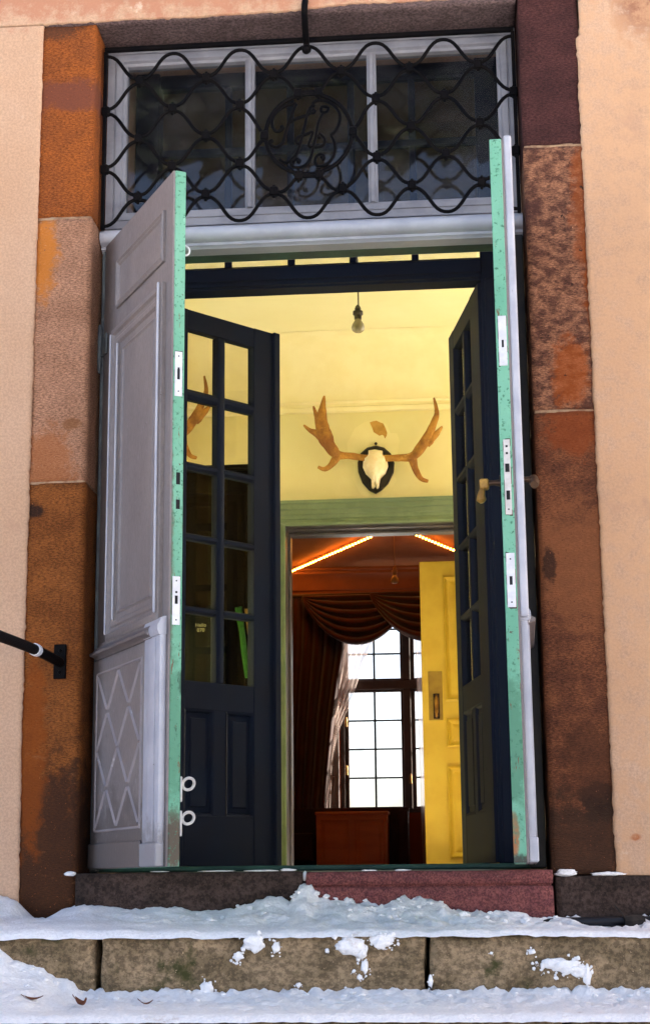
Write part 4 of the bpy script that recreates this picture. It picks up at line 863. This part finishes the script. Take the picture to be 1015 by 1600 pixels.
# ------------------------------------------------------------------ far window
win = emp('casement_window', 'brown window with small panes and bright sky at the end of the far room', 'window', (-.5, 9.5, WZ0))
b = nb()
for (x0, x1, z0, z1) in ((WX0, WX0+.04, WZ0, WZ1), (WX1-.04, WX1, WZ0, WZ1), (WX0+.04, WX1-.04, WZ0, WZ0+.035), (WX0+.04, WX1-.04, WZ1-.05, WZ1)): box(b, x0, x1, 9.42, 9.52, z0, z1, .004)
put('frame', b, 'window_wood', win)
b = nb(); box(b, WX0+.04, WX1-.04, 9.41, 9.51, 1.652, 1.732, .006); put('rail', b, 'window_wood', win)
for z0, z1 in ((WZ0+.035, 1.652), (1.732, WZ1-.05)):
    b = nb(); box(b, -.545, -.475, 9.405, 9.51, z0, z1, .006); put('post', b, 'window_wood', win)
for sx0, sx1 in ((WX0+.04, -.545), (-.475, WX1-.04)):
    for (z0, z1, rows) in ((WZ0+.035, 1.652, 4), (1.732, WZ1-.05, 3)):
        c_ = nb()
        for (a, c, p, q) in ((sx0, sx0+.035, z0, z1), (sx1-.02, sx1, z0, z1), (sx0+.035, sx1-.02, z0, z0+.02), (sx0+.035, sx1-.02, z1-.02, z1)): box(c_, a, c, 9.44, 9.48, p, q, .003)
        ca = put('casement', c_, 'window_wood', win)
        gx0, gx1, gz0, gz1 = sx0+.035, sx1-.02, z0+.02, z1-.02; xm = (gx0+gx1)/2
        b = nb(); box(b, xm-.009, xm+.009, 9.447, 9.473, gz0, gz1); put('muntin', b, 'muntin_dark', ca)
        for k in range(1, rows):
            zz = gz0+(gz1-gz0)*k/rows
            for (p, q) in ((gx0, xm-.009), (xm+.009, gx1)):
                b = nb(); box(b, p, q, 9.449, 9.471, zz-.007, zz+.007); put('muntin', b, 'muntin_dark', ca)
        for k in range(rows):
            for (p, q) in ((gx0, xm), (xm, gx1)):
                b = nb(); box(b, p, q, 9.459, 9.462, gz0+(gz1-gz0)*k/rows, gz0+(gz1-gz0)*(k+1)/rows); put('pane', b, 'pane_clear', ca)
for (x, z) in ((-.49, .86), (-1.045, .94), (-1.045, 1.36)):
    b = nb(); tube(b, [(x, 9.405, z+.05), (x, 9.39, z+.03), (x, 9.385, z), (x, 9.39, z-.03)], [.008, .013, .010, .014], 8); put('catch', b, 'brass', win, smooth=True)
# panelled shutter in the window reveal, left
shu = emp('window_shutter', 'pale panelled shutter folded beside the far window', 'shutter', (-1.17, 9.38, .6))
b = nb(); box(b, -1.26, -1.11, 9.36, 9.395, .62, 2.3, .003); put('board', b, 'shutter', shu)
for z0, z1 in ((.64, .92), (.98, 1.55), (1.61, 2.22)):
    b = nb(); mould(b, -1.235, -1.135, z0, z1, [(0, 0), (0, .006), (.008, .010), (.016, .002), (.024, .002), (.034, .008)], 9.36, cap=True); put('panel', b, 'shutter', shu)
# curtains
def cloth(fn, nu, nv, name, m, label, cat, thick=.006, group=None):
    b = nb(); V = [[b.verts.new(fn(i/nu, j/nv)) for j in range(nv+1)] for i in range(nu+1)]
    for i in range(nu):
        for j in range(nv): b.faces.new((V[i][j], V[i+1][j], V[i+1][j+1], V[i][j+1]))
    o = single(name, b, m, label, cat, group, smooth='all')
    if thick:
        md = o.modifiers.new('thick', 'SOLIDIFY'); md.thickness = thick
    return o
def swag(xa, xb, zt, drop, yb, skew, ph):
    def fn(u, v):
        e = max(0, 1-abs((u-.5+skew)/(.5+abs(skew)))**2.0)**.85
        d = drop*(.03+.97*e)
        x = xa+(xb-xa)*(u+(skew*-.25)*v*math.sin(math.pi*u))
        z = zt-d*v**1.05
        y = yb-.05*math.sin(math.pi*u)*v**.5-.030*math.sin(v*6.2*2*math.pi/1.15+ph+1.2*math.sin(3*u))*(.25+.75*math.sin(math.pi*u)**.5)
        return (x, y, z)
    return fn
cloth(swag(-1.40, -.44, 2.45, .435, 9.16, .0, 0), 48, 64, 'curtain_swag', 'velvet', 'dark red draped curtain swag left of the window post', 'curtain', group='dark red swags over the far window')
cloth(swag(-.80, .18, 2.455, .43, 9.10, .0, 1), 48, 64, 'curtain_swag', 'velvet', 'dark red draped curtain swag running behind the yellow door', 'curtain', group='dark red swags over the far window')
b = nb(); rod(b, (-1.62, 9.22, 2.47), (.5, 9.22, 2.47), .018, n=10); single('curtain_rail', b, 'window_wood', 'dark curtain rail above the red swags', 'curtain rail', smooth=True)
def drape_l(u, v):
    x0, x1 = -1.66, lerp_table(v, [(0, -1.02), (.2, -1.05), (.45, -1.14), (.75, -1.21), (1, -1.23)])
    return (x0+(x1-x0)*u, 9.255+.032*math.sin(u*2*math.pi*6+v*1.2)+.010*math.sin(u*31), 2.46-(2.46-FL)*v)
cloth(drape_l, 90, 24, 'curtain', 'drape', 'long dark red curtain hanging left of the far window', 'curtain')
def sheer_l(u, v):
    xl = lerp_table(v, [(0, -1.16), (.35, -1.16), (.62, -1.24), (1, -1.26)]); xr = lerp_table(v, [(0, -.60), (.12, -.72), (.3, -.87), (.5, -1.0), (.62, -1.10), (.75, -1.16), (1, -1.18)])
    return (xl+(xr-xl)*u, 9.325+.015*math.sin(u*2*math.pi*6.5), 2.45-1.85*v)
cloth(sheer_l, 70, 26, 'sheer_curtain', 'sheer_voile', 'white sheer curtain swept aside to the left of the window', 'curtain', 0)
def sheer_r(u, v): return (-.43+.32*u+.03*v, 9.325+.014*math.sin(u*2*math.pi*6), 2.45-(2.40-FL)*v)
cloth(sheer_r, 60, 12, 'sheer_curtain', 'sheer_voile', 'sheer curtain hanging straight beside the yellow door', 'curtain', 0)
# orange panelled chest and dark settle behind it
ch = emp('chest', 'orange brown panelled chest in front of the far window', 'chest', (-.96, 8.9, FL))
b = nb(); box(b, -1.262, -.668, 8.80, 9.05, FL, .545, .004); put('body', b, 'chest', ch)
b = nb(); box(b, -1.270, -.660, 8.79, 9.06, .545, .572, .005); put('lid', b, 'chest', ch)
for a, c in ((-1.235, -.985), (-.945, -.695)):
    b = nb(); mould(b, a, c, .12, .51, [(0, 0), (0, .006), (.006, .009), (.012, .002), (.03, .002), (.045, .007)], 8.80, cap=True); put('panel', b, 'chest', ch)
so = emp('settle', 'dark red wooden settle standing behind the orange chest', 'bench', (-.95, 9.1, FL))
b = nb(); box(b, -1.62, -.50, 9.09, 9.13, FL, .615, .006); put('backrest', b, 'sofa', so)
b = nb(); box(b, -.58, -.50, 8.72, 9.09, FL, .58, .01); put('arm', b, 'sofa', so)
b = nb(); box(b, -1.62, -1.54, 8.72, 9.09, FL, .58, .01); put('arm', b, 'sofa', so)
b = nb(); box(b, -1.54, -1.29, 8.74, 9.09, FL+.12, .40, .01); put('seat', b, 'sofa', so)
b = nb(); mould(b, -.657, -.505, .12, .50, [(0, 0), (0, .006), (.02, .006), (.03, .001)], 9.088, cap=True); put('panel', b, 'sofa', so)

# ------------------------------------------------------------------ handrail on the left jamb
hr = emp('handrail', 'black iron handrail with a white tape ring, bolted to left jamb', 'handrail', (-1.253, 0, .68))
b = nb(); box(b, -1.273, -1.234, -.008, .002, .625, .733, .002); put('wall_plate', b, 'iron', hr)
for z in (.645, .713):
    b = nb(); ball(b, (-1.253, -.008, z), .006, 8); put('bolt', b, 'iron', hr, smooth=True)
b = nb(); tube(b, smooth_pts([(-1.253, -.004, .676), (-1.254, -.05, .677), (-1.256, -.3, .676), (-1.253, -.65, .662), (-1.25, -1.0, .645), (-1.25, -1.6, .60)], 4), .0155, 12); put('rail', b, 'iron', hr, smooth=True)
b = nb(); rod(b, (-1.2553, -.275, .6765), (-1.2555, -.305, .6762), .0185, n=14); put('tape_ring', b, 'tape', hr)
b = nb(); rod(b, (-1.25, -1.58, .60), (-1.25, -1.58, -.82), .0155, n=10); put('post', b, 'iron', hr, smooth=True)

# ------------------------------------------------------------------ unseen evergreens added behind the viewer to darken the reflection in the transom glass
mat('needles', (.020, .030, .014), (.035, .045, .020), ns=1.5, rough=.9, bump=0)
mat('bark', (.05, .035, .025), (.03, .02, .015), ns=5, rough=.95, bump=.4, bs=12, stretch=(1, 1, .3))
for i, (x, y, hgt, lb) in enumerate(((-9.5, -14.5, 17, 'evergreen far left, unseen, added for the transom reflection'), (-5.6, -13.2, 18, 'evergreen left of the middle, unseen, added for the transom reflection'), (-2.2, -14.0, 19, 'tallest evergreen, unseen, added for the transom reflection'), (1.4, -13.4, 17.5, 'evergreen right of the middle, unseen, added for the transom reflection'), (5.2, -14.6, 16.5, 'evergreen far right, unseen, added for the transom reflection'))):
    t = emp('added_evergreen', lb, 'tree', (x, y, -1.1), group='unseen evergreens added for the transom reflection')
    b = nb(); tube(b, [(x, y, -1.2), (x+.1, y, 3), (x, y+.1, 8), (x+.05, y, hgt-3)], [.34, .28, .2, .06], 10); put('trunk', b, 'bark', t, smooth=True)
    b = nb(); rg = random.Random(i); z0 = 7.6
    for k in range(4200):
        z = z0+(hgt-z0)*rg.random()**1.25; q = (z-z0)/(hgt-z0); rad = (2.6*(1-q)**.75*min(1, .55+q*6))*math.sqrt(rg.random())*(1+.25*math.sin(7*z)); a = rg.uniform(0, 6.283)
        if z < 8.95+.46*(-13.2-y-rad*math.sin(a))+rg.uniform(-.03, .06): continue  # crown cut off below so sky mirrors in the lower transom glass
        c = Vector((x+rad*math.cos(a), y+rad*math.sin(a), z-.12*rad)); w = rg.uniform(.30, .55) if z > 10.5 else rg.uniform(.16, .30)
        M_ = Matrix.Translation(c) @ Matrix.Rotation(a, 4, 'Z') @ Matrix.Rotation(rg.uniform(-.4, .9), 4, 'Y') @ Matrix.Rotation(rg.uniform(-.8, .8), 4, 'X')
        vs = [b.verts.new(M_ @ Vector(p)) for p in ((-w, -w*.5, 0), (w, -w*.35, 0), (w*1.3, 0, -.06), (w, w*.35, 0), (-w, w*.5, 0))]; b.faces.new(vs)
    put('crown', b, 'needles', t, recalc=False)
